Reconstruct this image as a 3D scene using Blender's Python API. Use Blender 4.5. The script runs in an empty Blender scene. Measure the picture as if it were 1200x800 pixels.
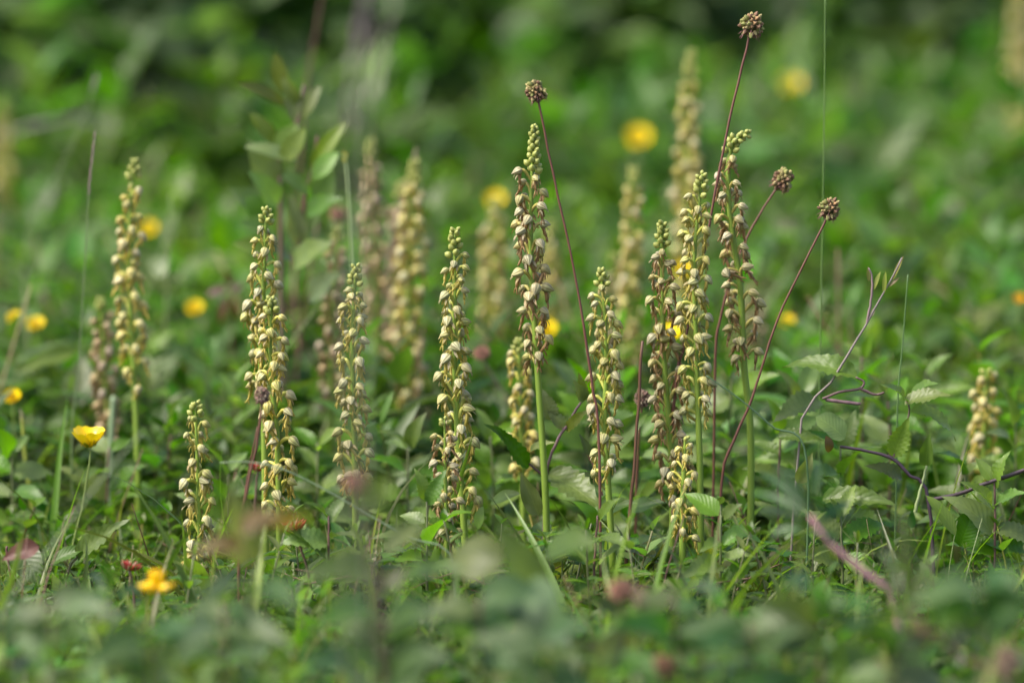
import bpy, math, random
import numpy as np
from mathutils import Vector, Matrix

# ------------------------------------------------------------------ camera, sky, sun, exposure
SC = bpy.context.scene
COL = SC.collection
PITCH = math.radians(6.0)
CAM_H = 0.562
FOCUS = 3.2
FPX = 4800.0                                   # focal length in pixels of the 1200 px wide photograph
cam = bpy.data.cameras.new('camera')
cam.lens, cam.sensor_width = 144.0, 36.0
cam.clip_start, cam.clip_end = 0.05, 1000.0
cam.dof.use_dof = True
cam.dof.focus_distance = FOCUS
cam.dof.aperture_fstop = 144.0 / 52.0
cam_o = bpy.data.objects.new('camera', cam)
COL.objects.link(cam_o)
cam_o.location = (0, 0, CAM_H)
cam_o.rotation_euler = (math.radians(90) - PITCH, 0, 0)
SC.camera = cam_o

SUN_EL, SUN_AZ = math.radians(52), math.radians(-112)   # azimuth from +Y towards +X: from the left, a little behind the camera
world = bpy.data.worlds.new('World')
SC.world = world
world.use_nodes = True
wn = world.node_tree
sky = wn.nodes.new('ShaderNodeTexSky')
sky.sky_type = 'NISHITA'
sky.sun_disc = False
sky.sun_elevation = SUN_EL
sky.sun_rotation = SUN_AZ
sky.dust_density = 5.0
sky.air_density = 0.8
bg = wn.nodes['Background']
wn.links.new(sky.outputs[0], bg.inputs[0])
bg.inputs[1].default_value = 0.14
sun = bpy.data.lights.new('sun', 'SUN')
sun.energy = 1.45
sun.angle = math.radians(14)
sun.color = (1.0, 0.95, 0.86)
sun_o = bpy.data.objects.new('sun', sun)
COL.objects.link(sun_o)
sd = Vector((math.sin(SUN_AZ) * math.cos(SUN_EL), math.cos(SUN_AZ) * math.cos(SUN_EL), math.sin(SUN_EL)))
sun_o.rotation_euler = sd.to_track_quat('Z', 'Y').to_euler()
SC.view_settings.view_transform = 'Standard'
SC.view_settings.look = 'None'
SC.view_settings.gamma = 1.0
SC.view_settings.exposure = 1.32
SC.cycles.max_bounces = 8
SC.cycles.transmission_bounces = 4
SC.cycles.diffuse_bounces = 6
SC.cycles.glossy_bounces = 2

R = np.random.default_rng(7)
rnd = random.Random(11)

# ------------------------------------------------------------------ helpers: places
CP, SP = math.cos(PITCH), math.sin(PITCH)


def at(px, py, d):
    """point at ground distance d that the photograph shows at px, py"""
    a, b = (px - 600) / FPX, (400 - py) / FPX
    dy, dz = CP + SP * b, -SP + CP * b
    t = d / dy
    return Vector((a * t, d, CAM_H + dz * t))


def foot(px, d):
    t = d / CP
    return Vector(((px - 600) / FPX * t, d, 0.0))


def mm(px, d):
    return px * d / FPX


# ------------------------------------------------------------------ helpers: meshes
class B:
    """collects vertices, faces and two attributes; build() links ONE mesh object"""

    def __init__(s):
        s.V, s.Q, s.T, s.L, s.C, s.n = [], [], [], [], [], 0

    def add(s, V, Q=None, T=None, lv=None, tc=(1, 1, 1)):
        V = np.asarray(V, float)
        n = len(V)
        s.V.append(V)
        if Q is not None and len(Q): s.Q.append(np.asarray(Q, np.int64) + s.n)
        if T is not None and len(T): s.T.append(np.asarray(T, np.int64) + s.n)
        s.L.append(np.zeros((n, 3)) if lv is None else np.asarray(lv, float))
        tc = np.asarray(tc, float)
        s.C.append(np.tile(tc, (n, 1)) if tc.ndim == 1 else tc)
        s.n += n
        return s

    def arr(s):
        c = lambda l, k: np.concatenate(l) if l else np.zeros((0, k), np.int64)
        return np.concatenate(s.V), c(s.Q, 4), c(s.T, 3), np.concatenate(s.L), np.concatenate(s.C)

    def put(s, tpl, M=None, tc=None, rand=None):
        """add a template (arr tuple) through a 4x4 matrix"""
        V, Q, T, L, C = tpl
        if M is not None:
            M = np.array(M)
            V = V @ M[:3, :3].T + M[:3, 3]
        if rand is not None:
            L = L.copy(); L[:, 2] = (L[:, 2] + rand) % 1.0
        return s.add(V, Q, T, L, C if tc is None else C * np.asarray(tc))

    def scatter(s, tpl, pos, rot, rand, tint=None):
        V, Q, T, L, C = tpl
        N, n = len(pos), len(V)
        if N == 0: return s
        VV = (np.einsum('nij,kj->nki', rot, V) + pos[:, None, :]).reshape(-1, 3)
        off = (np.arange(N) * n)[:, None, None]
        QQ = (Q[None] + off).reshape(-1, 4) if len(Q) else None
        TT = (T[None] + off).reshape(-1, 3) if len(T) else None
        LL = np.tile(L[None], (N, 1, 1))
        LL[:, :, 2] = (LL[:, :, 2] + rand[:, None]) % 1.0
        CC = np.tile(C[None], (N, 1, 1))
        if tint is not None: CC = CC * tint[:, None, :]
        return s.add(VV, QQ, TT, LL.reshape(-1, 3), CC.reshape(-1, 3))

    def mesh(s, name, mats):
        V, Q, T, L, C = s.arr()
        me = bpy.data.meshes.new(name)
        me.vertices.add(len(V))
        me.vertices.foreach_set('co', V.astype(np.float32).ravel())
        nl = Q.size + T.size
        me.loops.add(nl)
        me.loops.foreach_set('vertex_index', np.concatenate([Q.ravel(), T.ravel()]).astype(np.int32))
        me.polygons.add(len(Q) + len(T))
        st = np.concatenate([np.arange(len(Q)) * 4, Q.size + np.arange(len(T)) * 3]).astype(np.int32)
        me.polygons.foreach_set('loop_start', st)
        me.polygons.foreach_set('use_smooth', np.ones(len(st), bool))
        a = me.attributes.new('lv', 'FLOAT_VECTOR', 'POINT'); a.data.foreach_set('vector', L.astype(np.float32).ravel())
        a = me.attributes.new('tc', 'FLOAT_VECTOR', 'POINT'); a.data.foreach_set('vector', C.astype(np.float32).ravel())
        me.update(calc_edges=True)
        for m in (mats if isinstance(mats, (list, tuple)) else [mats]): me.materials.append(m)
        return me


def link(name, me, parent=None, M=None, color=None):
    o = bpy.data.objects.new(name, me)
    COL.objects.link(o)
    if parent is not None: o.parent = parent
    if M is not None: o.matrix_basis = M
    if color is not None: o.color = (*color, 1)
    return o


def empty(name, label, cat, loc, group=None):
    o = bpy.data.objects.new(name, None)
    COL.objects.link(o)
    o.empty_display_size = 0.02
    o.location = loc
    o['label'] = label; o['category'] = cat
    if group: o['group'] = group
    return o


def tag(o, label, cat=None, group=None, kind=None):
    if label: o['label'] = label
    if cat: o['category'] = cat
    if group: o['group'] = group
    if kind: o['kind'] = kind
    return o


def T(x, y, z): return Matrix.Translation((x, y, z))
def RX(a): return Matrix.Rotation(a, 4, 'X')
def RY(a): return Matrix.Rotation(a, 4, 'Y')
def RZ(a): return Matrix.Rotation(a, 4, 'Z')
def SCL(x, y=None, z=None):
    y = x if y is None else y
    z = x if z is None else z
    return Matrix.Diagonal((x, y, z, 1))


def frame_x(p, xdir, nhint, sx, sy, sz):
    """matrix with x along xdir, z near nhint"""
    x = xdir.normalized()
    z = nhint - x * nhint.dot(x)
    if z.length < 1e-5: z = Vector((0, 0, 1)) - x * x.z
    if z.length < 1e-5: z = Vector((0, 1, 0))
    z.normalize()
    y = z.cross(x)
    return Matrix(((x.x * sx, y.x * sy, z.x * sz, p.x), (x.y * sx, y.y * sy, z.y * sz, p.y),
                   (x.z * sx, y.z * sy, z.z * sz, p.z), (0, 0, 0, 1)))


def tube(path, rad, sides=6, tc=(1, 1, 1), rand=0.0, cap=True):
    P = np.array([tuple(p) for p in path], float)
    k = len(P)
    rad = np.interp(np.linspace(0, 1, k), np.linspace(0, 1, len(rad)), rad)
    tan = np.gradient(P, axis=0)
    tan /= np.linalg.norm(tan, axis=1)[:, None] + 1e-12
    ref = np.array([0., 1., 0.]) if abs(tan[0][1]) < 0.8 else np.array([1., 0., 0.])
    ang = np.arange(sides) / sides * 2 * np.pi
    V, L = [], []
    for i in range(k):
        a = ref - tan[i] * ref.dot(tan[i]); a /= np.linalg.norm(a)
        b = np.cross(tan[i], a); ref = a
        V.append(P[i] + rad[i] * (np.cos(ang)[:, None] * a + np.sin(ang)[:, None] * b))
        L.append(np.stack([np.full(sides, i / (k - 1)), ang / (2 * np.pi), np.full(sides, rand)], 1))
    V, L = np.concatenate(V), np.concatenate(L)
    i, j = np.meshgrid(np.arange(k - 1), np.arange(sides), indexing='ij')
    j2 = (j + 1) % sides
    Q = np.stack([i * sides + j, i * sides + j2, (i + 1) * sides + j2, (i + 1) * sides + j], -1).reshape(-1, 4)
    Tn = None
    if cap:
        V = np.concatenate([V, P[-1:] + tan[-1:] * rad[-1] * 0.6])
        L = np.concatenate([L, [[1, 0, rand]]])
        e = (k - 1) * sides
        Tn = np.stack([e + np.arange(sides), e + (np.arange(sides) + 1) % sides, np.full(sides, k * sides)], 1)
    tc = np.asarray(tc, float)
    return V, Q, (Tn if Tn is not None else np.zeros((0, 3), np.int64)), L, np.tile(tc, (len(V), 1)) if tc.ndim == 1 else tc


def spline(pts, n=14):
    """smooth path through points (Catmull-Rom)"""
    P = [Vector(p) for p in pts]
    if len(P) == 2: return [P[0].lerp(P[1], i / (n - 1)) for i in range(n)]
    Q = [P[0] * 2 - P[1]] + P + [P[-1] * 2 - P[-2]]
    out = []
    for i in range(n):
        t = i / (n - 1) * (len(P) - 1)
        k = min(int(t), len(P) - 2); f = t - k
        a, b, c, d = Q[k], Q[k + 1], Q[k + 2], Q[k + 3]
        out.append(0.5 * ((2 * b) + (c - a) * f + (2 * a - 5 * b + 4 * c - d) * f * f + (3 * b - a - 3 * c + d) * f ** 3))
    return out


def leaf(nu=8, nv=4, wr=0.5, kind='ovate', fold=0.3, curl=0.5, serr=0.0, teeth=9, wave=0.0, twist=0.0, tc=(1, 1, 1), rand=0.0):
    """unit-length leaf along +x, top side +z"""
    u = np.linspace(0, 1, nu + 1); v = np.linspace(-1, 1, nv + 1)
    if kind == 'ovate': p = u ** 0.66 * (1 - u) ** 1.2 + 0.004
    elif kind == 'lance': p = u ** 0.75 * (1 - u) ** 0.85
    elif kind == 'round': p = u ** 0.5 * (1 - u) ** 0.5
    elif kind == 'obovate': p = u ** 1.0 * (1 - u) ** 0.42
    elif kind == 'petal': p = u ** 0.85 * (1 - u + 0.02) ** 0.33
    else: p = np.minimum(1, u * 12) ** 0.5 * (1 - u ** 2.2) + 1e-4          # blade
    p = p / p.max()
    ws = wr / 2 * p
    if serr:
        ph = (u * teeth) % 1.0
        p = p * (1 - serr * ph) if kind != 'blade' else p
    w = wr / 2 * p
    th = -curl * u
    x = np.concatenate([[0], np.cumsum(np.cos((th[1:] + th[:-1]) / 2))]) / nu
    z = np.concatenate([[0], np.cumsum(np.sin((th[1:] + th[:-1]) / 2))]) / nu
    U, Vv = np.meshgrid(u, v, indexing='ij')
    X = x[:, None] + np.zeros_like(Vv) - (0.06 * serr * np.abs(Vv) if serr else 0)
    Y = w[:, None] * Vv * math.cos(fold)
    Z = z[:, None] + np.abs(Vv) ** 1.3 * ws[:, None] * math.sin(fold)
    Z = Z + wave * wr * np.sin(U * 11 + np.sign(Vv) * 1.1) * np.abs(Vv) ** 2 * p[:, None]
    if twist:
        a = twist * U
        Y, Z = Y * np.cos(a) - (Z - z[:, None]) * np.sin(a), z[:, None] + Y * np.sin(a) + (Z - z[:, None]) * np.cos(a)
    VV = np.stack([X, Y, Z], -1).reshape(-1, 3)
    i, j = np.meshgrid(np.arange(nu), np.arange(nv), indexing='ij')
    m = nv + 1
    Q = np.stack([i * m + j, (i + 1) * m + j, (i + 1) * m + j + 1, i * m + j + 1], -1).reshape(-1, 4)
    L = np.stack([U.ravel(), Vv.ravel(), np.full(U.size, rand)], 1)
    return VV, Q, np.zeros((0, 3), np.int64), L, np.tile(np.asarray(tc, float), (len(VV), 1))


def egg(L, r, rings=7, sides=10, p=0.8, q=1.0, tc=(1, 1, 1), rand=0.0, ridge=0.0, nr=5, sz=1.0):
    """closed egg along +x from 0 to L"""
    x = (1 - np.cos(np.linspace(0, np.pi, rings + 1))) / 2
    pr = np.sin(np.pi * x ** p) ** q if q else np.sin(np.pi * x)
    ang = np.arange(sides) / sides * 2 * np.pi
    V, Lv = [], []
    for i in range(rings + 1):
        rr = r * max(pr[i], 0.02) * (1 + ridge * np.cos(ang * nr))
        V.append(np.stack([np.full(sides, x[i] * L), rr * np.cos(ang), rr * np.sin(ang) * sz], 1))
        Lv.append(np.stack([np.full(sides, x[i]), ang / (2 * np.pi), np.full(sides, rand)], 1))
    i, j = np.meshgrid(np.arange(rings), np.arange(sides), indexing='ij')
    j2 = (j + 1) % sides
    Q = np.stack([i * sides + j, i * sides + j2, (i + 1) * sides + j2, (i + 1) * sides + j], -1).reshape(-1, 4)
    V = np.concatenate(V)
    return V, Q[:, ::-1], np.zeros((0, 3), np.int64), np.concatenate(Lv), np.tile(np.asarray(tc, float), (len(V), 1))


# ------------------------------------------------------------------ materials
class N:
    def __init__(s, name):
        s.m = bpy.data.materials.new(name); s.m.use_nodes = True
        s.t = s.m.node_tree; s.p = s.t.nodes['Principled BSDF']; s.out = s.t.nodes['Material Output']

    def n(s, typ, ins=None, **kw):
        x = s.t.nodes.new(typ)
        for k, v in kw.items(): setattr(x, k, v)
        for k, v in (ins or {}).items():
            if hasattr(v, 'is_linked') or hasattr(v, 'links'): s.t.links.new(v, x.inputs[k])
            else: x.inputs[k].default_value = v
        return x

    def math(s, op, a, b=0.0, c=None):
        d = {0: a, 1: b}
        if c is not None: d[2] = c
        return s.n('ShaderNodeMath', d, operation=op).outputs[0]

    def mixc(s, f, a, b, mode='MIX'):
        x = s.t.nodes.new('ShaderNodeMix'); x.data_type = 'RGBA'; x.blend_type = mode
        for k, v in ((0, f), (6, a), (7, b)):
            if hasattr(v, 'links'): s.t.links.new(v, x.inputs[k])
            else: x.inputs[k].default_value = v if k == 0 else (*v, 1)
        return x.outputs[2]

    def set(s, **kw):
        for k, v in kw.items():
            k = k.replace('_', ' ')
            if hasattr(v, 'links'): s.t.links.new(v, s.p.inputs[k])
            else: s.p.inputs[k].default_value = v

    def base(s):
        """tc attribute x object colour x random lightness; returns colour, u, v, rand"""
        tc = s.n('ShaderNodeAttribute', attribute_name='tc').outputs['Color']
        lv = s.n('ShaderNodeAttribute', attribute_name='lv').outputs['Vector']
        sx = s.n('ShaderNodeSeparateXYZ', {0: lv})
        oi = s.n('ShaderNodeObjectInfo')
        c = s.mixc(1.0, tc, oi.outputs['Color'], 'MULTIPLY')
        r = s.math('FRACT', s.math('ADD', sx.outputs[2], oi.outputs['Random']))
        return c, sx.outputs[0], sx.outputs[1], r

    def finish(s, col, trans=0.0, tcol=None):
        s.t.links.new(col, s.p.inputs['Base Color'])
        if trans:
            tr = s.n('ShaderNodeBsdfTranslucent', {0: tcol if tcol is not None else col})
            mx = s.n('ShaderNodeMixShader', {0: trans, 1: s.p.outputs[0], 2: tr.outputs[0]})
            s.t.links.new(mx.outputs[0], s.out.inputs[0])
        return s.m


def leaf_material(name, veins=True, rough=0.42, spec=0.5, trans=0.4, arc=0.55, nve=9.0, back=(1.15, 1.3, 1.2), var=0.5):
    n = N(name)
    c, u, v, r = n.base()
    av = n.math('ABSOLUTE', v)
    hs = n.n('ShaderNodeHueSaturation', {'Hue': n.math('ADD', 0.478, n.math('MULTIPLY', r, 0.044)),
                                         'Saturation': n.math('ADD', 0.88, n.math('MULTIPLY', r, 0.25)),
                                         'Value': n.math('ADD', 1 - var / 2, n.math('MULTIPLY', n.math('FRACT', n.math('MULTIPLY', r, 7.31)), var)), 'Color': n.mixc(1.0, c, (1.15, 1.0, 0.76), 'MULTIPLY')}).outputs[0]
    geo = n.n('ShaderNodeNewGeometry')
    pos = n.n('ShaderNodeTexCoord').outputs['Object']
    nz = n.n('ShaderNodeTexNoise', {'Vector': geo.outputs['Position'], 'Scale': 90.0, 'Detail': 3.0}).outputs[0]
    hs = n.mixc(1.0, hs, n.n('ShaderNodeCombineColor', {0: n.math('ADD', 0.72, n.math('MULTIPLY', nz, 0.55)), 1: n.math('ADD', 0.78, n.math('MULTIPLY', nz, 0.45)), 2: 0.95}).outputs[0], 'MULTIPLY')
    if veins:
        ph = n.math('SUBTRACT', u, n.math('MULTIPLY', av, arc / 2))
        w = n.math('SINE', n.math('MULTIPLY', ph, nve * 6.283))
        line = n.math('POWER', n.math('MAXIMUM', w, 0.0), 10.0)
        mid = n.math('SUBTRACT', 1.0, n.math('MULTIPLY', av, 14.0))
        mid = n.math('MAXIMUM', mid, 0.0)
        vein = n.math('MINIMUM', n.math('ADD', n.math('MULTIPLY', line, 0.55), mid), 1.0)
        light = n.mixc(1.0, hs, (1.5, 1.45, 1.3), 'MULTIPLY')
        hs = n.mixc(n.math('MULTIPLY', vein, 0.45), hs, light)
        hgt = n.math('ADD', n.math('MULTIPLY', w, 0.6), n.math('MULTIPLY', mid, -1.2))
        bp = n.n('ShaderNodeBump', {'Strength': 0.14, 'Distance': 0.001, 'Height': hgt})
        n.t.links.new(bp.outputs[0], n.p.inputs['Normal'])
    under = n.mixc(1.0, hs, back, 'MULTIPLY')
    col = n.mixc(geo.outputs['Backfacing'], hs, under)
    n.set(Roughness=rough)
    n.p.inputs['Specular IOR Level'].default_value = spec
    return n.finish(col, trans, n.mixc(1.0, col, (1.5, 1.6, 0.55), 'MULTIPLY'))


def stem_material(name, rough=0.5, trans=0.0, streak=0.35):
    n = N(name)
    c, u, v, r = n.base()
    geo = n.n('ShaderNodeNewGeometry')
    nz = n.n('ShaderNodeTexNoise', {'Vector': n.n('ShaderNodeVectorMath', {0: geo.outputs['Position'], 1: (700, 700, 60)}, operation='MULTIPLY').outputs[0], 'Scale': 1.0, 'Detail': 3.0}).outputs[0]
    f = n.math('ADD', 1 - streak / 2, n.math('MULTIPLY', nz, streak))
    col = n.mixc(1.0, c, n.n('ShaderNodeCombineColor', {0: f, 1: f, 2: f}).outputs[0], 'MULTIPLY')
    n.set(Roughness=rough)
    return n.finish(col, trans)


def hood_material():
    n = N('orchid_hood')
    c, u, v, r = n.base()
    # lengthwise dark veins, strongest along the seams of the sepals
    w = n.math('COSINE', n.math('MULTIPLY', v, 6.283 * 8))
    line = n.math('POWER', n.math('MAXIMUM', w, 0.0), 4.0)
    seam = n.math('COSINE', n.math('MULTIPLY', v, 6.283 * 3))
    seam = n.math('POWER', n.math('MAXIMUM', seam, 0.0), 12.0)
    ends = n.math('POWER', u, 3.0)
    f = n.math('ADD', n.math('MULTIPLY', line, 0.8), n.math('MULTIPLY', seam, 0.6))
    f = n.math('MULTIPLY', f, n.math('ADD', 0.35, n.math('MULTIPLY', r, 0.75)))
    f = n.math('MINIMUM', n.math('ADD', f, n.math('MULTIPLY', ends, 0.25)), 0.8)
    hs = n.n('ShaderNodeHueSaturation', {'Hue': n.math('ADD', 0.485, n.math('MULTIPLY', r, 0.03)), 'Saturation': n.math('ADD', 0.75, n.math('MULTIPLY', n.math('FRACT', n.math('MULTIPLY', r, 5.7)), 0.45)),
                                         'Value': n.math('ADD', 0.86, n.math('MULTIPLY', n.math('FRACT', n.math('MULTIPLY', r, 9.1)), 0.28)), 'Color': c}).outputs[0]
    col = n.mixc(f, hs, (0.115, 0.065, 0.04))
    n.set(Roughness=0.45)
    bp = n.n('ShaderNodeBump', {'Strength': 0.3, 'Distance': 0.0006, 'Height': w})
    n.t.links.new(bp.outputs[0], n.p.inputs['Normal'])
    return n.finish(col, 0.12)


M_LEAF = leaf_material('herb_leaf')
M_ARC = leaf_material('arc_veined_leaf', arc=1.5, nve=5.0, rough=0.46)
M_BLADE = leaf_material('grass_blade', veins=False, rough=0.4, var=0.6)
M_FINE = leaf_material('small_leaf', veins=False, rough=0.46, var=0.55, trans=0.4)
M_STEM = stem_material('plant_stem')
M_HOOD = hood_material()
M_LIP = stem_material('orchid_lip', trans=0.4, streak=0.5)
M_SEED = stem_material('dry_seed', rough=0.75, streak=0.7)


def petal_material():
    n = N('buttercup_petal')
    c, u, v, r = n.base()
    col = n.mixc(n.math('MULTIPLY', n.math('SUBTRACT', 1.0, u), 0.45), c, (0.80, 0.55, 0.0))
    n.set(Roughness=0.25)
    return n.finish(col, 0.25)


M_PETAL = petal_material()


def ground_material():
    n = N('meadow_soil')
    geo = n.n('ShaderNodeNewGeometry')
    a = n.n('ShaderNodeTexNoise', {'Vector': geo.outputs['Position'], 'Scale': 14.0, 'Detail': 8.0}).outputs[0]
    b = n.n('ShaderNodeTexNoise', {'Vector': geo.outputs['Position'], 'Scale': 160.0, 'Detail': 4.0}).outputs[0]
    f = n.n('ShaderNodeMapRange', {0: a, 1: 0.4, 2: 0.6, 3: 0.0, 4: 1.0}).outputs[0]
    c = n.mixc(f, (0.055, 0.10, 0.025), (0.08, 0.07, 0.035))
    c = n.mixc(n.math('MULTIPLY', b, 0.7), c, (0.02, 0.025, 0.01))
    bp = n.n('ShaderNodeBump', {'Strength': 0.8, 'Distance': 0.01, 'Height': b})
    n.t.links.new(bp.outputs[0], n.p.inputs['Normal'])
    n.set(Roughness=0.95)
    return n.finish(c)


# ------------------------------------------------------------------ ground
g = B()
gx = np.concatenate([[-150, -40, -12], np.linspace(-4, 4, 33), [12, 40, 150]])
gy = np.concatenate([[-100, -30, -8], np.linspace(0, 14, 57), [24, 60, 200, 600]])
GX, GY = np.meshgrid(gx, gy, indexing='ij')
GZ = 0.006 * np.sin(GX * 7 + 1) * np.cos(GY * 5.3) - 0.006
i, j = np.meshgrid(np.arange(len(gx) - 1), np.arange(len(gy) - 1), indexing='ij')
m_ = len(gy)
g.add(np.stack([GX, GY, GZ], -1).reshape(-1, 3), np.stack([i * m_ + j, (i + 1) * m_ + j, (i + 1) * m_ + j + 1, i * m_ + j + 1], -1).reshape(-1, 4))
tag(link('ground', g.mesh('ground', ground_material())), 'dark meadow soil under the plants', kind='structure')

# ------------------------------------------------------------------ leaf templates
GREEN = (0.062, 0.150, 0.018)
MID = (0.050, 0.125, 0.022)
GREY = (0.085, 0.125, 0.050)
DARK = (0.032, 0.072, 0.018)
LIME = (0.120, 0.190, 0.020)
PURP = (0.080, 0.055, 0.055)
LT = {}                                                    # shared leaf meshes, unit length, two curls each


def leaf_kinds():
    spec = {'ovate': dict(nu=10, nv=6, wr=0.5, kind='ovate', fold=0.28, wave=0.06),
            'dogwood': dict(nu=12, nv=6, wr=0.52, kind='ovate', fold=0.35, wave=0.07),
            'toothed': dict(nu=27, nv=4, wr=0.62, kind='ovate', fold=0.3, serr=0.34, teeth=9, wave=0.05),
            'lance': dict(nu=10, nv=4, wr=0.26, kind='lance', fold=0.35, wave=0.04),
            'round': dict(nu=8, nv=6, wr=0.85, kind='round', fold=0.2, wave=0.05),
            'blade': dict(nu=12, nv=2, wr=0.05, kind='blade', fold=0.4)}
    for k, s in spec.items():
        for q, cu in enumerate((0.15, 0.6, 1.1)):
            mat = M_ARC if k == 'dogwood' else M_BLADE if k == 'blade' else M_LEAF
            LT[k, q] = (B().put(leaf(curl=cu, **s)).mesh(k + '_leaf', mat), s['wr'], cu)


leaf_kinds()


def put_leaf(root, p0, p1, width, kind='ovate', q=1, color=GREEN, nrm=None, roll=0.0, name='leaf'):
    me, wr, cu = LT[kind, q]
    d = p1 - p0
    # the curled template's own chord
    ch = Vector((math.sin(cu) / cu, 0, -(1 - math.cos(cu)) / cu))
    s = d.length / ch.length
    if nrm is None:                                      # tilted towards the viewer's side by roll
        b_ = 0.55 + 0.8 * roll
        nh = Vector((rnd.uniform(-.3, .3), -math.sin(b_), math.cos(b_)))
    else: nh = Vector(nrm)
    Mx = frame_x(p0 - root.location, d, nh, 1, 1, 1)
    pre = RY(math.atan2(ch.z, ch.x))                     # turns the chord onto +x
    return link(name, me, root, Mx @ pre @ SCL(s, width / wr, s), color)


def add_stem(root, pts, r0, r1, color, name='stem', n=14, sides=7):
    k_ = 9
    rr = [(r0 + (r1 - r0) * i / (k_ - 1)) * rnd.uniform(.88, 1.14) for i in range(k_)]
    w_ = r1 * .45
    pp = [p - root.location + (Vector((rnd.uniform(-w_, w_), rnd.uniform(-w_, w_), 0)) if 0 < i < n - 1 else Vector()) for i, p in enumerate(spline(pts, n))]
    b = B().put(tube(pp, rr, sides, rand=rnd.random()))
    return link(name, b.mesh(name, M_STEM), root, None, color)


# ------------------------------------------------------------------ orchids
PAL = {   # hood, lip, ovary
    'green':  ((0.47, 0.46, 0.18), (0.52, 0.45, 0.10), (0.42, 0.44, 0.08)),
    'yellow': ((0.54, 0.50, 0.19), (0.62, 0.51, 0.11), (0.54, 0.51, 0.09)),
    'red':    ((0.44, 0.41, 0.18), (0.38, 0.24, 0.10), (0.36, 0.32, 0.08)),
    'brown':  ((0.44, 0.35, 0.19), (0.38, 0.25, 0.12), (0.32, 0.25, 0.09)),
}
FL = {}
for pn, (hc, lc, oc) in PAL.items():
    for k in range(4):
        rr = random.Random(hash_k := (k * 17 + len(pn)))
        up = [0.0068, 0.0055, 0.0075, 0.0045][k]
        out = [0.0094, 0.0084, 0.0098, 0.0104][k]
        # ovary and stalk, with its small bract
        ov = B()
        path = spline([(0.001, 0, -0.001), (0.0035, 0, up * 0.55), (out * 0.62, rr.uniform(-.001, .001), up * 0.95), (out * 0.92, 0, up)], 8)
        ov.put(tube(path, [0.0008, 0.0013, 0.0014, 0.0009], 6, oc))
        ov.put(leaf(4, 2, 0.28, 'lance', 0.5, 0.3, tc=(0.22, 0.27, 0.06)), np.array(T(0.0015, 0, -0.001) @ RY(-1.0) @ SCL(0.007)))
        # hood: five sepals and petals closed into a helmet, its open side below
        hd = B()
        tilt = 0.52 + rr.uniform(-0.2, 0.35)
        Hm = T(out * 0.72, 0, up + 0.0006) @ RY(tilt)
        hd.put(egg(0.0092, 0.0035, 9, 14, 0.66, 0.95, hc, ridge=0.06, nr=3, sz=0.9), np.array(Hm))
        for sgn in (-1, 1):          # free sepal points at the tip
            hd.put(leaf(4, 2, 0.32, 'lance', 0.5, 0.5, tc=(hc[0] * .8, hc[1] * .7, hc[2] * .7)), np.array(Hm @ T(0.0036, sgn * 0.0024, -0.0018) @ RZ(sgn * 0.22) @ RY(0.25) @ SCL(0.0062)))
        # lip: a hanging strip with two arms and two legs
        lp = B()
        L0 = Vector((out * 0.84, 0, up - 0.0018))
        sw = rr.uniform(-0.0012, 0.0012)
        ln = 0.0135 + rr.uniform(-0.002, 0.002)
        tip = L0 + Vector((-0.001 + rr.uniform(-.002, .003), sw, -ln * 0.62))
        lp.put(tube(spline([L0, L0 + Vector((0.001, 0, -0.0025)), tip], 6), [0.0011, 0.0014, 0.0011], 5, lc))
        for sgn in (-1, 1):
            a0 = L0 + Vector((0.0008, sgn * 0.0006, -0.002))
            lp.put(tube(spline([a0, a0 + Vector((0.0005, sgn * 0.0018, -0.002)), a0 + Vector((rr.uniform(-.001, .001), sgn * 0.0024, -0.0055))], 5), [0.00075, 0.0005], 4, lc))
            lp.put(tube(spline([tip, tip + Vector((0.0003, sgn * 0.0011, -0.002)), tip + Vector((rr.uniform(-.001, .0015), sgn * 0.0017, -0.0045))], 5), [0.00075, 0.0005], 4, lc))
        whole = B().put(ov.arr()).put(hd.arr()).put(lp.arr())
        FL[pn, k] = (ov.mesh('flower', M_STEM), hd.mesh('hood', M_HOOD), lp.mesh('lip', M_LIP), None)
        # far, blurred spikes carry each flower as one mesh of two materials
        wm = whole.mesh('flower', [M_LIP, M_HOOD])
        nq_o, nq_h = len(ov.arr()[1]), len(hd.arr()[1])
        mi = np.zeros(len(wm.polygons), np.int32); mi[nq_o:nq_o + nq_h] = 1
        wm.polygons.foreach_set('material_index', mi)
        FL[pn, k] = FL[pn, k][:3] + (wm,)
    bd = B()
    bd.put(egg(0.0062, 0.0025, 6, 8, 0.85, 0.8, (0.28, 0.31, 0.07)), np.array(T(0.002, 0, 0.0015) @ RY(-0.75)))
    bd.put(leaf(4, 2, 0.3, 'lance', 0.5, -0.2, tc=(0.20, 0.26, 0.05)), np.array(T(0.0012, 0, 0) @ RY(-0.55) @ SCL(0.0055)))
    FL[pn, 'bud'] = bd.mesh('bud', M_STEM)


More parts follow.
